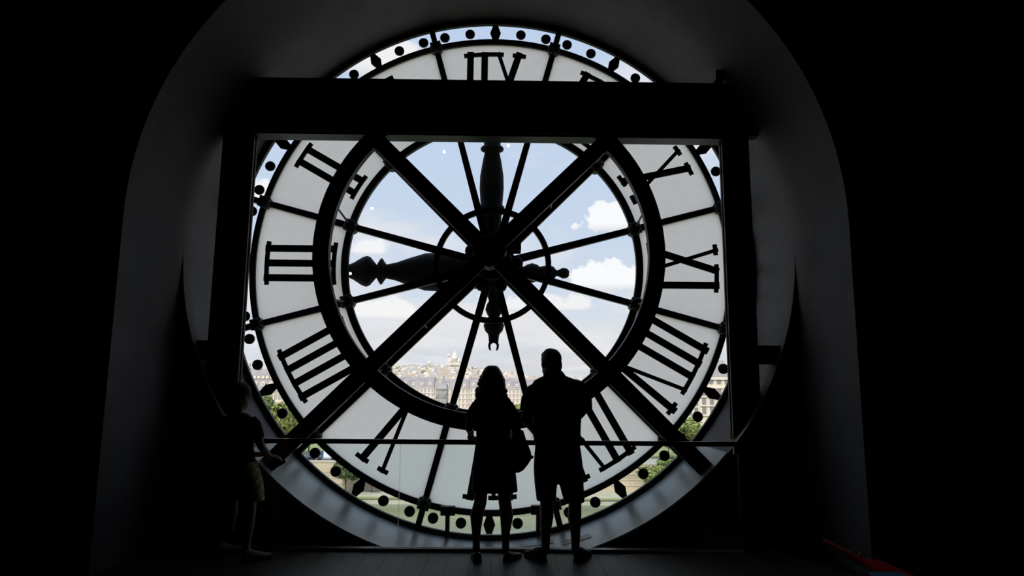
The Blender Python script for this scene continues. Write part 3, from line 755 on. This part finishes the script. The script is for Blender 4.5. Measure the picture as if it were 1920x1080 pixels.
for tp, kp, cp, ap, zz, yy in ((438, 434, 428, 412, 0, .22), (464, 468, 464, 462, 0, 0)):
    limb(bm, [at(tp, 900, YK), at(kp, 945, YK + .03 + yy * .3), at(kp, 965, YK + .02 + yy * .5), at(cp, 990, YK + yy * .7), at(ap, 1018 - yy * 30, YK + yy), Vector((at(ap, 1030, YK + yy).x, YK + yy, .05))], [.075, .056, .050, .050, .034, .034])
kid = new_obj('person', remeshed(bm, 'third_body', .0065, 5), M_SKIN)
tag(kid, 'person in patterned shorts standing in shadow at the left end of the railing', 'person')
bm = bmesh.new(); q = Quaternion((0, 0, 1), -.55) @ Quaternion((1, 0, 0), -.2)
ball(bm, hk + q @ Vector((0, -.014, .036)), (.084, .104, .092), q, 18, 14); ball(bm, hk + q @ Vector((0, -.040, -.020)), (.078, .070, .080), q, 18, 14)
new_obj('hair', remeshed(bm, 'cropped_hair', .008, 3), MATS['dark_hair'], kid)
bm = bmesh.new()
loft(bm, rows_px([(774, 436, 460, .06, 0), (780, 424, 470, .075, 0), (790, 418, 477, .09, 0), (806, 417, 476, .105, 0), (840, 419, 474, .105, 0), (870, 420, 478, .11, 0), (885, 420, 480, .115, 0)], YK), 26)
limb(bm, [at(470, 787, YK), at(478, 796, YK), at(484, 812, YK), at(487, 822, YK + .01)], [.050, .052, .046, .042])
limb(bm, [at(426, 787, YK), at(419, 797, YK + .02), at(417, 812, YK + .05)], [.050, .050, .045])
new_obj('shirt', remeshed(bm, 'third_shirt', .008, 3), cloth('third_shirt_cloth', (.022, .020, .018)), kid)
mt = principled('patterned_cloth', (.2, .2, .1), .85); t = mt.node_tree
c = nd(t, 'ShaderNodeTexCoord'); v = nd(t, 'ShaderNodeTexNoise'); v.inputs['Scale'].default_value = 26; v.inputs['Detail'].default_value = 2; v.inputs['Distortion'].default_value = 1.2
t.links.new(c.outputs['Object'], v.inputs['Vector'])
t.links.new(ramp(t, v.outputs['Fac'], [(.40, (.03, .04, .015)), (.48, (.40, .42, .12)), (.56, (.55, .52, .30)), (.62, (.25, .05, .05)), (.68, (.03, .03, .015))]), t.nodes['Principled BSDF'].inputs['Base Color'])
bm = bmesh.new()
loft(bm, rows_px([(866, 422, 481, .11, 0), (890, 421, 488, .12, 0), (905, 421, 491, .125, 0)], YK), 26)
loft(bm, rows_px([(895, 421, 456, .11, .01), (920, 418, 455, .10, .03), (938, 416, 453, .095, .05)], YK), 22)
loft(bm, rows_px([(895, 452, 490, .11, 0), (920, 452, 493, .10, .01), (940, 452, 493, .095, .02)], YK), 22)
new_obj('shorts', remeshed(bm, 'third_shorts', .009, 3), mt, kid)
M_TRAINER = cloth('trainer_grey', (.22, .23, .24), .6)
shoe('shoe', (at(462, 1030, YK).x, YK - .08, 0), -.75, .25, .092, .085, M_TRAINER, kid, M_SOLE); shoe('shoe', (at(412, 1030, YK + .2).x, YK + .13, 0), -.75, .25, .092, .085, M_TRAINER, kid, M_SOLE)
ph = thing('phone', 'small dark phone held out by the person at the left end of the railing', 'phone', at(519, 868, YK + .22))
bm = bmesh.new(); box(bm, -.038, .038, -.0045, .0045, -.075, .075); bmesh.ops.bevel(bm, geom=bm.edges[:], offset=.0035, segments=2, affect='EDGES'); b1 = part('case', bm, principled('phone_black', (.012, .012, .013), .4), ph)
bm = bmesh.new(); box(bm, -.034, .034, -.0055, -.0046, -.068, .068); part('screen', bm, principled('phone_screen', (.01, .011, .013), .15), ph)
ph.rotation_euler = (math.radians(-35), math.radians(58), math.radians(10))

# ------------------------------------------------------------------ red curved seat in the dark corner
YS = 4.85; s0 = at(1572, 1022, YS); s1 = at(1662, 1063, YS)
sc = thing('curved_seat', 'low dark red curved seat shell in the dark at the lower right', 'seat', (s0.x, YS, 0))
prof = [((s1.x - s0.x) * f, s1.z + (s0.z - s1.z) * (1 - f) ** 1.5) for f in [i / 14 for i in range(15)]]
prof += [(prof[-1][0] + .05 * k, prof[-1][1] - .004 * k * k) for k in range(1, 5)]
bm = bmesh.new(); A = []
for i, (x_, z_) in enumerate(prof):
    th = .016 + .05 * min(1, i / 12); A.append([bm.verts.new((x_, y, z)) for y, z in ((-.18, z_ - .006), (-.17, z_), (.22, z_), (.23, z_ - .006), (.23, z_ - th), (-.18, z_ - th))])
for i in range(len(A) - 1):
    for k in range(6): bm.faces.new((A[i][k], A[i][(k + 1) % 6], A[i + 1][(k + 1) % 6], A[i + 1][k]))
bm.faces.new(A[0]); bm.faces.new(A[-1][::-1]); part('shell', bm, principled('red_shell', (.42, .03, .03), .4), sc)
bm = bmesh.new(); zb = s1.z - .12
box(bm, .22, .62, -.16, .20, 0, .03); bar2(bm, (.26, .02), (.30, zb + .03), .04, -.05, .08); bar2(bm, (.50, .02), (.46, zb + .03), .04, -.05, .08); part('base', bm, M_STEEL, sc)
hx = at(1613, 1045, YS - .18); bm = bmesh.new(); tube(bm, [(hx.x - s0.x + .022 * math.cos(t_) + .02, -.16, hx.z - .012 + .040 * math.sin(t_)) for t_ in [PI * i / 10 for i in range(11)]], .0035, 8); part('handle', bm, principled('chrome', (.6, .6, .6), .2, 1.0), sc, True)
pb = at(1672, 1078, 4.5); st = thing('low_stool', 'low black stool in the dark beside the red curved seat', 'stool', (pb.x, 4.5, 0)); zt_ = pb.z - .03
bm = bmesh.new(); box(bm, -.16, .16, -.14, .14, zt_ - .03, zt_); part('stool_top', bm, M_STEEL, st)
for sx in (-1, 1):
    for sy in (-1, 1): bm = bmesh.new(); box(bm, sx * .13 - .012, sx * .13 + .012, sy * .11 - .012, sy * .11 + .012, 0, zt_ - .03); part('leg', bm, M_STEEL, st)
bm = bmesh.new(); box(bm, -.11, .11, -.09, .09, 0, .03); bmesh.ops.bevel(bm, geom=bm.edges[:], offset=.012, segments=3, affect='EDGES')
me = mesh_from(bm, 'folded_cloth', True); tag(new_obj('folded_cloth', me, cloth('blue_cloth', (.05, .22, .38)), None, (pb.x, 4.5, zt_)), 'small folded blue cloth lying on the low black stool', 'cloth')

# spotlight added out of the frame to brighten the dark red seat
tl = thing('added_spotlight', 'added black spotlight on a rod at the right, brightening the red seat', 'lamp', (4.6, .6, 4.6))
dr = (Vector((2.75, 4.75, .2)) - tl.location).normalized()
bm = bmesh.new(); lathe(bm, [(-.20, .04), (-.18, .06), (.0, .06)], (0, 0, 0), dr, 20); part('housing', bm, M_LAMP, tl, True)
bm = bmesh.new(); tube(bm, [dr * -.12, (dr.x * -.12, dr.y * -.12, zc - 4.6)], .012, 8); part('rod', bm, M_LAMP, tl)
ld = bpy.data.lights.new('added_spotlight_bulb', 'SPOT'); ld.energy = 45; ld.color = (1.0, .80, .60); ld.spot_size = math.radians(22); ld.spot_blend = .7; ld.shadow_soft_size = .04
lo = bpy.data.objects.new('bulb', ld); COL.objects.link(lo); lo.parent = tl; lo.location = dr * .03; lo.rotation_euler = dr.to_track_quat('-Z', 'Y').to_euler()

# ------------------------------------------------------------------ the city outside
WZ, SZ = -30.0, -21.5                          # water level, street level
bm = bmesh.new(); box(bm, -400, 400, 20, 187, WZ - 1, WZ)
mt = principled('river_water', (.16, .19, .10), .22, 0, .5, .25, .05, .6, .25, 'Object', (.4, 1, 1)); struct('river', bm, mt)
M_STONE = principled('quay_stone', (.60, .49, .35), .9, 0, .2, .22, .25, 0, 1, 'Object', (.25, 1, 1.6))
M_PAVE = principled('quay_paving', (.55, .50, .40), .9, 0, .2, .15, .15)
bm = bmesh.new(); box(bm, -400, 400, 186, 200, WZ - 1, WZ + 1.5); tag(struct('lower_quay', bm, M_PAVE), 'pale stone lower quay')
bm = bmesh.new(); box(bm, -400, 400, 185.6, 186.4, WZ + 1.5, WZ + 1.9); struct('quay_kerb', bm, principled('kerb_moss', (.36, .38, .16), .9))
bm = bmesh.new(); box(bm, -400, 400, 200, 201.2, WZ + 1.5, SZ + 1.0); wallq = struct('embankment_wall', bm, M_STONE)
for zz in (WZ + 3.2, WZ + 4.8, WZ + 6.4, SZ + .75):
    bm = bmesh.new(); box(bm, -400, 400, 199.86, 200.05, zz, zz + .22); part('stone_course', bm, M_PAVE, wallq)
bm = bmesh.new(); box(bm, -400, 400, 201.2, 600, SZ - 2, SZ); struct('street_ground', bm, principled('street_ground', (.50, .46, .38), .95, 0, .2, .15, .05))
bm = bmesh.new(); box(bm, -400, 400, 204, 219, SZ, SZ + .03); struct('roadway', bm, principled('asphalt', (.50, .46, .40), .9, 0, .2, .1, .3))
bm = bmesh.new(); box(bm, -400, 400, 226, 420, SZ, SZ + .04); struct('lawn', bm, principled('lawn', (.33, .36, .16), .95, 0, .1, .3, .05))

# trees: trunk and a crown of leaves; three crowns shared
M_BARK = principled('bark', (.10, .075, .05), .9)
def leaf_mat(name, c): return principled(name, c, .75, 0, .2, .6, 6.0)
M_LEAF = [leaf_mat('leaf_green', (.17, .22, .065)), leaf_mat('leaf_dark', (.12, .15, .06)), leaf_mat('leaf_light', (.26, .30, .09))]
def crown_mesh(seed, n, mat):
    r = random.Random(seed); bm = bmesh.new()
    B = [(Vector((r.uniform(-.55, .55), r.uniform(-.55, .55), r.uniform(-.45, .55))), r.uniform(.32, .5)) for _ in range(16)]
    for c, q in B: bmesh.ops.create_icosphere(bm, subdivisions=1, radius=q * .62, matrix=Matrix.Translation(c))
    for _ in range(n):
        c, q = r.choice(B); d = Vector((r.gauss(0, 1), r.gauss(0, 1), r.gauss(0, 1))).normalized(); p = c + d * q * r.uniform(.60, 1.12)
        s = r.uniform(.045, .10); a_ = d.cross(Vector((r.random(), r.random(), r.random()))).normalized(); b_ = (d + a_ * r.uniform(-.6, .6)).cross(a_).normalized()
        bm.faces.new([bm.verts.new(p + a_ * s), bm.verts.new(p + b_ * s), bm.verts.new(p - a_ * s), bm.verts.new(p - b_ * s)])
    me = bpy.data.meshes.new('crown'); bm.to_mesh(me); bm.free(); me.materials.append(mat); return me
CROWN = [crown_mesh(k + 1, 4200, M_LEAF[k]) for k in range(3)]
bm = bmesh.new(); tube(bm, [(0, 0, -.05), (.02, 0, .3), (-.02, .02, .65), (0, 0, 1)], [.06, .045, .04, .03], 8); tube(bm, [(0, 0, .5), (.15, .05, .8), (.3, .1, 1.0)], [.03, .025, .015], 6); tube(bm, [(0, 0, .55), (-.16, -.04, .85), (-.28, -.1, 1.05)], [.03, .022, .014], 6)
TRUNK = mesh_from(bm, 'trunk', True); TRUNK.materials.append(M_BARK)
def tree(px, Y, zg, H, W, kind, label, group):
    x_ = at(px, 700, Y).x
    o = thing('quay_tree', label, 'tree', (x_, Y, zg), random.uniform(0, 6), group)
    t_ = new_obj('trunk', TRUNK, None, o); t_.scale = (H * .35, H * .35, H * .5)
    c_ = new_obj('crown', CROWN[kind], None, o, (0, 0, H * .60)); c_.scale = (W / 2, W / 2, H * .42)
    return o
GL = 'trees along the far quay'
for px, Y, H, W, k, lb in (
    (452, 232, 20, 15, 0, 'green street tree at the far left behind the left clock post'),
    (498, 228, 20, 15, 0, 'full green tree seen below the lower left hour marker'),
    (540, 224, 18, 14, 2, 'pale green tree seen at the minute dot above the left strut'),
    (586, 228, 15, 14, 1, 'darker tree standing behind the parked truck'),
    (1290, 236, 13, 15, 2, 'light green tree in front of the stone palace'),
    (1330, 240, 10, 13, 0, 'green tree close to the right clock post before the palace'),
    (1365, 236, 10, 13, 1, 'dark tree behind the right clock post'),
    (405, 230, 18, 15, 1, 'dark green street tree left of the clock post'), (1420, 232, 12, 14, 0, 'green street tree right of the clock post'),
    (1250, 222, 13, 14, 0, 'bushy tree above the embankment left of the right strut')):
    tree(px, Y, SZ, H, W, k, lb, GL)
for px, Y, H, W, k, lb in ((657, 193.5, 11, 11, 1, 'dark leafy tree on the lower quay beside the parked truck'), (705, 196, 7.5, 7, 1, 'small dark tree on the lower quay right of the leafy one'),
    (1222, 193.5, 8.5, 10, 2, 'bright green bush against the embankment wall at the lower right'), (1258, 193.5, 11, 9, 0, 'green tree against the embankment wall near the right strut')):
    tree(px, Y, WZ + 1.5, H, W, k, lb, 'trees on the lower quay')
for px, Y, H, W, k, lb in ((975, 330, 15, 14, 2, 'yellow green garden tree between the two standing people'), (905, 345, 9, 16, 2, 'low hedge-like garden tree left of the curly-haired person'), (868, 350, 8.5, 16, 0, 'low garden tree beside the inner ring boss'), (830, 352, 8, 14, 2, 'low pale garden tree in front of the grey pavilion')):
    tree(px, Y, SZ, H, W, k, lb, 'garden trees')

# truck parked on the quay road
p = at(607, 868, 214); tr = thing('delivery_truck', 'small white box truck with a dark blue cab on the quay road', 'truck', (p.x, 214, SZ))
M_WHITE = principled('truck_white', (.80, .82, .85), .5); M_CAB = principled('truck_blue', (.10, .13, .20), .4); M_GLZ = principled('dark_glazing', (.04, .05, .07), .15); M_TYRE = principled('tyre', (.02, .02, .02), .8)
def rbox(x0_, x1_, y0_, y1_, z0_, z1_, bv):
    bm = bmesh.new(); box(bm, x0_, x1_, y0_, y1_, z0_, z1_); bmesh.ops.bevel(bm, geom=bm.edges[:], offset=bv, segments=2, affect='EDGES'); return bm
part('cargo_box', rbox(.1, 4.4, -1.2, 1.2, .8, 3.3, .08), M_WHITE, tr); cab = part('cab', rbox(-2.2, .02, -1.15, 1.15, .6, 2.7, .2), M_CAB, tr); part('trailer', rbox(-5.4, -2.4, -1.1, 1.1, .7, 2.3, .15), M_CAB, tr)
bm = bmesh.new(); box(bm, -1.9, -.4, -1.17, -1.14, 1.6, 2.4); part('side_window', bm, M_GLZ, cab)
bm = bmesh.new(); box(bm, 2.3, 3.0, -1.225, -1.2, 1.9, 2.6); part('emblem', bm, M_GLZ, tr)
for wx in (-4.6, -3.2, -1.4, 2.9, 3.7):
    for sy in (-1, 1): bm = bmesh.new(); lathe(bm, [(-.12, .42), (.12, .42)], (wx, sy * 1.0, .45), (0, 1, 0), 16); part('wheel', bm, M_TYRE, tr)

# buildings -------------------------------------------------------------
M_CREAM = principled('cream_stone', (.80, .69, .58), .9, 0, .2, .12, .08)
M_CREAM2 = principled('pale_stone', (.80, .72, .63), .9, 0, .2, .12, .08)
M_SLATE = principled('zinc_roof', (.38, .35, .355), .9, 0, .2, .2, .15)
M_PANE = principled('far_window', (.45, .42, .40), .5)
M_GREYST = principled('grey_stone', (.36, .35, .36), .9, 0, .2, .4, .25)
M_CHIM = principled('chimney_brick', (.62, .52, .46), .9)
def unit(nm, x_, y_, z_, mat):
    bm = bmesh.new(); box(bm, -x_ / 2, x_ / 2, -y_ / 2, y_ / 2, -z_ / 2, z_ / 2); me = mesh_from(bm, nm); me.materials.append(mat); return me
def gable(nm, w, d, h, mat):
    bm = bmesh.new(); prism(bm, [(-w / 2, -h / 2), (w / 2, -h / 2), (w / 2, h * .2), (0, h / 2), (-w / 2, h * .2)], -d / 2, d / 2); me = mesh_from(bm, nm); me.materials.append(mat); return me
W_ME = unit('window', 1.3, .3, 2.3, M_PANE); D_ME = gable('dormer', 2.0, 1.6, 2.6, M_CREAM2); DW_ME = unit('dormer_window', 1.0, .12, 1.3, M_PANE); SKY_ME = unit('skylight', 1.5, 1.0, 1.3, M_CREAM2); C_ME = unit('chimney', 1.6, 1.2, 3.2, M_CHIM)
def building(nm, label, xa, xb, Y, zg, eave, top, floors, nwin, wall, roof, depth=14, dorm=True, group=None, chim=3, steep=.35):
    """long house with a mansard roof facing the river"""
    xm = (xa + xb) / 2; w = xb - xa
    o = thing(nm, label, 'building', (xm, Y, zg), 0, group)
    bm = bmesh.new(); box(bm, -w / 2, w / 2, 0, depth, 0, eave - zg); part('wall', bm, wall, o)
    bm = bmesh.new(); e = eave - zg; tp = top - zg; s_ = (tp - e) * steep
    prof = [(0, -.3, e), (0, s_, e + (tp - e) * .75), (0, depth * .5, tp), (0, depth - s_, e + (tp - e) * .75), (0, depth + .3, e)]
    A = [bm.verts.new((-w / 2, y, z)) for _, y, z in prof]; B = [bm.verts.new((w / 2, y, z)) for _, y, z in prof]
    bm.faces.new(A); bm.faces.new(B[::-1])
    for k in range(len(prof)): bm.faces.new((A[k], A[(k + 1) % 5], B[(k + 1) % 5], B[k]))
    rf = part('roof', bm, roof, o)
    fh = (e - 1.0) / floors
    for f in range(floors + 1):
        bm = bmesh.new(); box(bm, -w / 2, w / 2, -.35, .05, .6 + f * fh, .95 + f * fh); part('cornice', bm, wall, o)
    for f in range(floors):
        if zg + 1 + f * fh + fh < -19: continue
        for k in range(nwin):
            new_obj('window', W_ME, None, o, (-w / 2 + w * (k + .5) / nwin, -.05, 1.0 + (f + .5) * fh))
    if dorm:
        nd_ = max(2, nwin // 2)
        for k in range(nd_):
            dz = e + (tp - e) * .34; y = s_ * .40
            d_ = new_obj('dormer', D_ME, None, o, (-w / 2 + w * (k + .5) / nd_, y - .2, dz)); new_obj('dormer_window', DW_ME, None, d_, (0, -.8, -.3))
    for k in range(chim):
        new_obj('chimney', C_ME, None, o, (-w / 2 + w * (k + .35) / chim, depth * .45, tp + 1.0))
    return o
def px_x(px, Y): return at(px, 720, Y).x
YR = 480
zr = lambda py, Y: at(900, py, Y).z
e_, t_ = zr(728, YR), zr(709, YR)
edges = [630, 690, 752, 815, 880, 945, 1010, 1075, 1140]
names = ['behind the lower left strut', 'left of the grey pavilion under the hill', 'with the grey pavilion before it', 'below the white basilica', 'left of the curly-haired head', 'between the two heads', 'behind the shoulder of the person in shorts', 'right of the person in shorts']
for k in range(8):
    dz = random.uniform(-.8, .8)
    building('terrace_house', 'long cream stone terrace with grey mansard roof ' + names[k], px_x(edges[k], YR) + .15, px_x(edges[k + 1], YR) - .15, YR, SZ, e_ + dz * .3, t_ + dz, 6, 9, M_CREAM if k % 2 else M_CREAM2, M_SLATE, 16, True, 'terrace houses beyond the garden', 4)
# grey pavilion standing forward of the terrace
Yg = 430
pv = building('grey_pavilion', 'narrow grey stone pavilion in front of the cream terrace', px_x(817, Yg), px_x(838, Yg), Yg, SZ, zr(730, Yg), zr(719, Yg), 4, 3, M_GREYST, M_SLATE, 10, False, None, 1)
# houses at the left
Yl = 330
for a_, b_, nw_, lb in ((290, 425, 16, 'pale mansard house left of the trees, hidden by the left clock post'), (425, 529, 14, 'wide pale mansard house above the left trees, with rows of small dormers'), (529, 585, 8, 'cream mansard house behind the left ring and numeral')):
    th_ = building('town_house', lb, px_x(a_, Yl) + .1, px_x(b_, Yl) - .1, Yl, SZ, zr(738, Yl), zr(694, Yl), 4, nw_, M_CREAM, M_SLATE, 16, True, 'houses left of the garden', 5)
    w_ = px_x(b_, Yl) - px_x(a_, Yl); e2 = zr(738, Yl) - SZ; t2 = zr(694, Yl) - SZ
    for k in range(nw_ - 2): new_obj('skylight', SKY_ME, None, th_, (-w_ / 2 + w_ * (k + 1) / (nw_ - 1), (t2 - e2) * .35 * .82 - .45, e2 + (t2 - e2) * .62))
# palace pavilion at the right
Yp = 300
pal = thing('palace_pavilion', 'ornate cream stone palace pavilion with steep slate roof beside the right clock post', 'building', (px_x(1348, Yp), Yp, SZ))
wd = px_x(1395, Yp) - px_x(1322, Yp); zt = zr(706, Yp) - SZ
bm = bmesh.new(); box(bm, -wd / 2, wd / 2, 0, 20, 0, zt); part('wall', bm, M_CREAM, pal)
x_l = px_x(1288, Yp) - pal.location.x; ztl = zr(740, Yp) - SZ
bm = bmesh.new(); box(bm, x_l, -wd / 2, 1.5, 18, 0, ztl); part('wing', bm, M_CREAM2, pal)
bm = bmesh.new(); zz = zt
v0 = [bm.verts.new(p_) for p_ in ((-wd / 2 + .6, .6, zz), (wd / 2 - .6, .6, zz), (wd / 2 - .6, 19, zz), (-wd / 2 + .6, 19, zz))]; v1 = [bm.verts.new(p_) for p_ in ((-wd / 2 + 4.5, 6, zz + 8.5), (wd / 2 - 4.5, 6, zz + 8.5), (wd / 2 - 4.5, 13, zz + 8.5), (-wd / 2 + 4.5, 13, zz + 8.5))]
bm.faces.new(v0[::-1]); bm.faces.new(v1)
for k in range(4): bm.faces.new((v0[k], v0[(k + 1) % 4], v1[(k + 1) % 4], v1[k]))
part('roof', bm, M_SLATE, pal)
bm = bmesh.new(); lathe(bm, [(0, 3.2), (1.5, 2.6), (4.0, 1.0), (4.6, .9), (8, .08)], (px_x(1344, Yp) - pal.location.x, 3.5, zz), (0, 0, 1), 10); part('spire', bm, M_SLATE, pal)
for zf in (740, 723, 757, 775):
    bm = bmesh.new(); z_ = zr(zf, Yp) - SZ; box(bm, -wd / 2 - .3, wd / 2 + .3, -.6, .1, z_ - .35, z_ + .35); part('cornice', bm, M_CREAM2, pal)
bm = bmesh.new(); box(bm, -wd / 2 - .4, wd / 2 + .4, -.8, .2, zt - .5, zt + .6); part('cornice', bm, M_CREAM2, pal)
PW_ME = unit('window', 1.7, .4, 3.3, principled('palace_window', (.27, .25, .26), .4)); PL_ME = unit('pilaster', .5, .5, 1.0, M_CREAM2)
for zf in (712, 731, 748, 766):
    for k in range(5): o = new_obj('window', PW_ME, None, pal, (-wd / 2 + wd * (k + .5) / 5, -.08, zr(zf, Yp) - SZ)); o.scale.z = .55 if zf == 712 else 1.0
for zf in (750, 768):
    for k in range(2): new_obj('window', PW_ME, None, pal, (x_l + (-wd / 2 - x_l) * (k + .5) / 2, 1.42, zr(zf, Yp) - SZ))
for k in range(6):
    o = new_obj('pilaster', PL_ME, None, pal, (-wd / 2 + wd * k / 5, -.15, zt / 2)); o.scale.z = zt

# hill, its houses and the basilica
def hz(x, y):
    s_ = 950 if x < -260 else 420
    g_ = math.exp(-((x + 260) / s_) ** 2)
    return -20 + (14 + 80 * g_) * max(0, min(1, (y - 700) / 2150)) ** 1.15
bm = bmesh.new(); nx, ny = 60, 40
Gd = [[bm.verts.new((-1600 + 3200 * i / nx, 560 + 2900 * j / ny, hz(-1600 + 3200 * i / nx, 560 + 2900 * j / ny) * (1 if j < ny else .6))) for i in range(nx + 1)] for j in range(ny + 1)]
for j in range(ny):
    for i in range(nx): bm.faces.new((Gd[j][i], Gd[j][i + 1], Gd[j + 1][i + 1], Gd[j + 1][i]))
struct('hill', bm, principled('hill_ground', (.34, .34, .26), .95, 0, .1, .3, .01), True)
rnd = random.Random(11)
bm = bmesh.new(); cl_ = bm.loops.layers.color.new('tint')
def put_house(x, y, w, d, h, zb, wc, rc):
    n0 = len(bm.faces); q = rnd.uniform(-.5, .5); cs, sn = math.cos(q), math.sin(q)
    def V(a_, b_, c_): return bm.verts.new((x + a_ * cs - b_ * sn, y + a_ * sn + b_ * cs, zb + c_))
    B = [V(-w / 2, -d / 2, -4), V(w / 2, -d / 2, -4), V(w / 2, d / 2, -4), V(-w / 2, d / 2, -4)]; T = [V(-w / 2, -d / 2, h), V(w / 2, -d / 2, h), V(w / 2, d / 2, h), V(-w / 2, d / 2, h)]
    R0, R1 = V(-w * .4, 0, h * 1.22), V(w * .4, 0, h * 1.22)
    fs = [bm.faces.new((B[k], B[(k + 1) % 4], T[(k + 1) % 4], T[k])) for k in range(4)]
    rs = [bm.faces.new((T[0], T[1], R1, R0)), bm.faces.new((T[2], T[3], R0, R1)), bm.faces.new((T[1], T[2], R1)), bm.faces.new((T[3], T[0], R0))]
    for f in fs:
        for l in f.loops: l[cl_] = (*wc, 1)
    for f in rs:
        for l in f.loops: l[cl_] = (*rc, 1)
for _ in range(2600):
    y = 640 + 2250 * rnd.random() ** .7; x = rnd.uniform(-.34, .24) * y
    k = rnd.random(); wv = rnd.uniform(.74, .95); wc = (wv, wv * rnd.uniform(.93, .98), wv * rnd.uniform(.82, .92))
    rc = (.70, .67, .66) if k < .45 else ((.74, .66, .58) if k < .7 else (.86, .82, .77))
    w = rnd.uniform(9, 16) * (1 if y > 1500 else 1.2); put_house(x, y, w, rnd.uniform(8, 13), rnd.uniform(9, 19), hz(x, y), wc, rc)
me = mesh_from(bm, 'hillside_houses'); o = tag(new_obj('hillside_houses', me, vcol('house_tint')), 'crowd of tiny pale houses covering the distant hill', 'houses', None, 'stuff')
bm = bmesh.new(); rnd = random.Random(5)
for _ in range(150):
    k = rnd.random()
    if k < .45: x, y = at(rnd.gauss(868, 20), 692, 2800).x, rnd.uniform(2740, 2840)
    elif k < .7: x, y = at(rnd.uniform(760, 850), 692, 2760).x, rnd.uniform(2700, 2800)
    else: y = rnd.uniform(1500, 2700); x = rnd.uniform(-.22, .15) * y
    bmesh.ops.create_icosphere(bm, subdivisions=1, radius=1.0, matrix=Matrix.Translation((x, y, hz(x, y) + 9)) @ Matrix.Diagonal((rnd.uniform(6, 11), 7, rnd.uniform(7, 12), 1)))
tag(new_obj('hillside_trees', mesh_from(bm, 'hillside_trees'), M_LEAF[1]), 'dark green clumps of trees on the distant hill', 'trees', None, 'stuff')
M_TRAV = principled('white_travertine', (.86, .78, .70), .8, 0, .2, .08, .05)
YB = 2880; bx = at(852, 690, YB).x; bz = zr(690, YB)
bas = thing('basilica', 'white domed basilica on top of the distant hill', 'church', (bx, YB, bz - 6))
bm = bmesh.new(); box(bm, -26, 26, -20, 30, -4, 26); part('nave', bm, M_TRAV, bas)
bm = bmesh.new(); box(bm, -14, 14, -28, -20, -4, 22); prism(bm, [(-14, 22), (14, 22), (0, 30)], -28, -20); part('porch', bm, M_TRAV, bas)
def dome(x, y, z, r, h, nm='dome'):
    bm = bmesh.new(); lathe(bm, [(0, r), (h * .38, r), (h * .40, r * 1.08), (h * .44, r * 1.0), (h * .60, r * .90), (h * .74, r * .66), (h * .84, r * .38), (h * .86, r * .22), (h * .94, r * .20), (h, .3)], (x, y, z), (0, 0, 1), 20); part(nm, bm, M_TRAV, bas, True)
dome(0, 8, 24, 13, 56, 'main_dome')
for sx in (-1, 1): dome(sx * 19, -10, 22, 6, 24); dome(sx * 19, 24, 22, 6, 24)
bm = bmesh.new(); box(bm, -34, -24, 26, 36, 0, 52); part('bell_tower', bm, M_TRAV, bas)
dome(-29, 31, 52, 5, 18, 'bell_dome')
wx = at(805, 682, 2860); wt = thing('water_tower', 'small white round tower left of the basilica on the hill', 'tower', (wx.x, 2860, zr(690, 2860) - 8))
bm = bmesh.new(); lathe(bm, [(0, 5), (22, 5), (23, 6.5), (28, 6.5), (33, 4), (37, .4)], (0, 0, 0), (0, 0, 1), 16); part('shaft', bm, M_TRAV, wt, True)
bm = bmesh.new(); lathe(bm, [(0, .8), (6, .2)], (0, 0, 36.5), (0, 0, 1), 8); part('finial', bm, M_TRAV, wt)
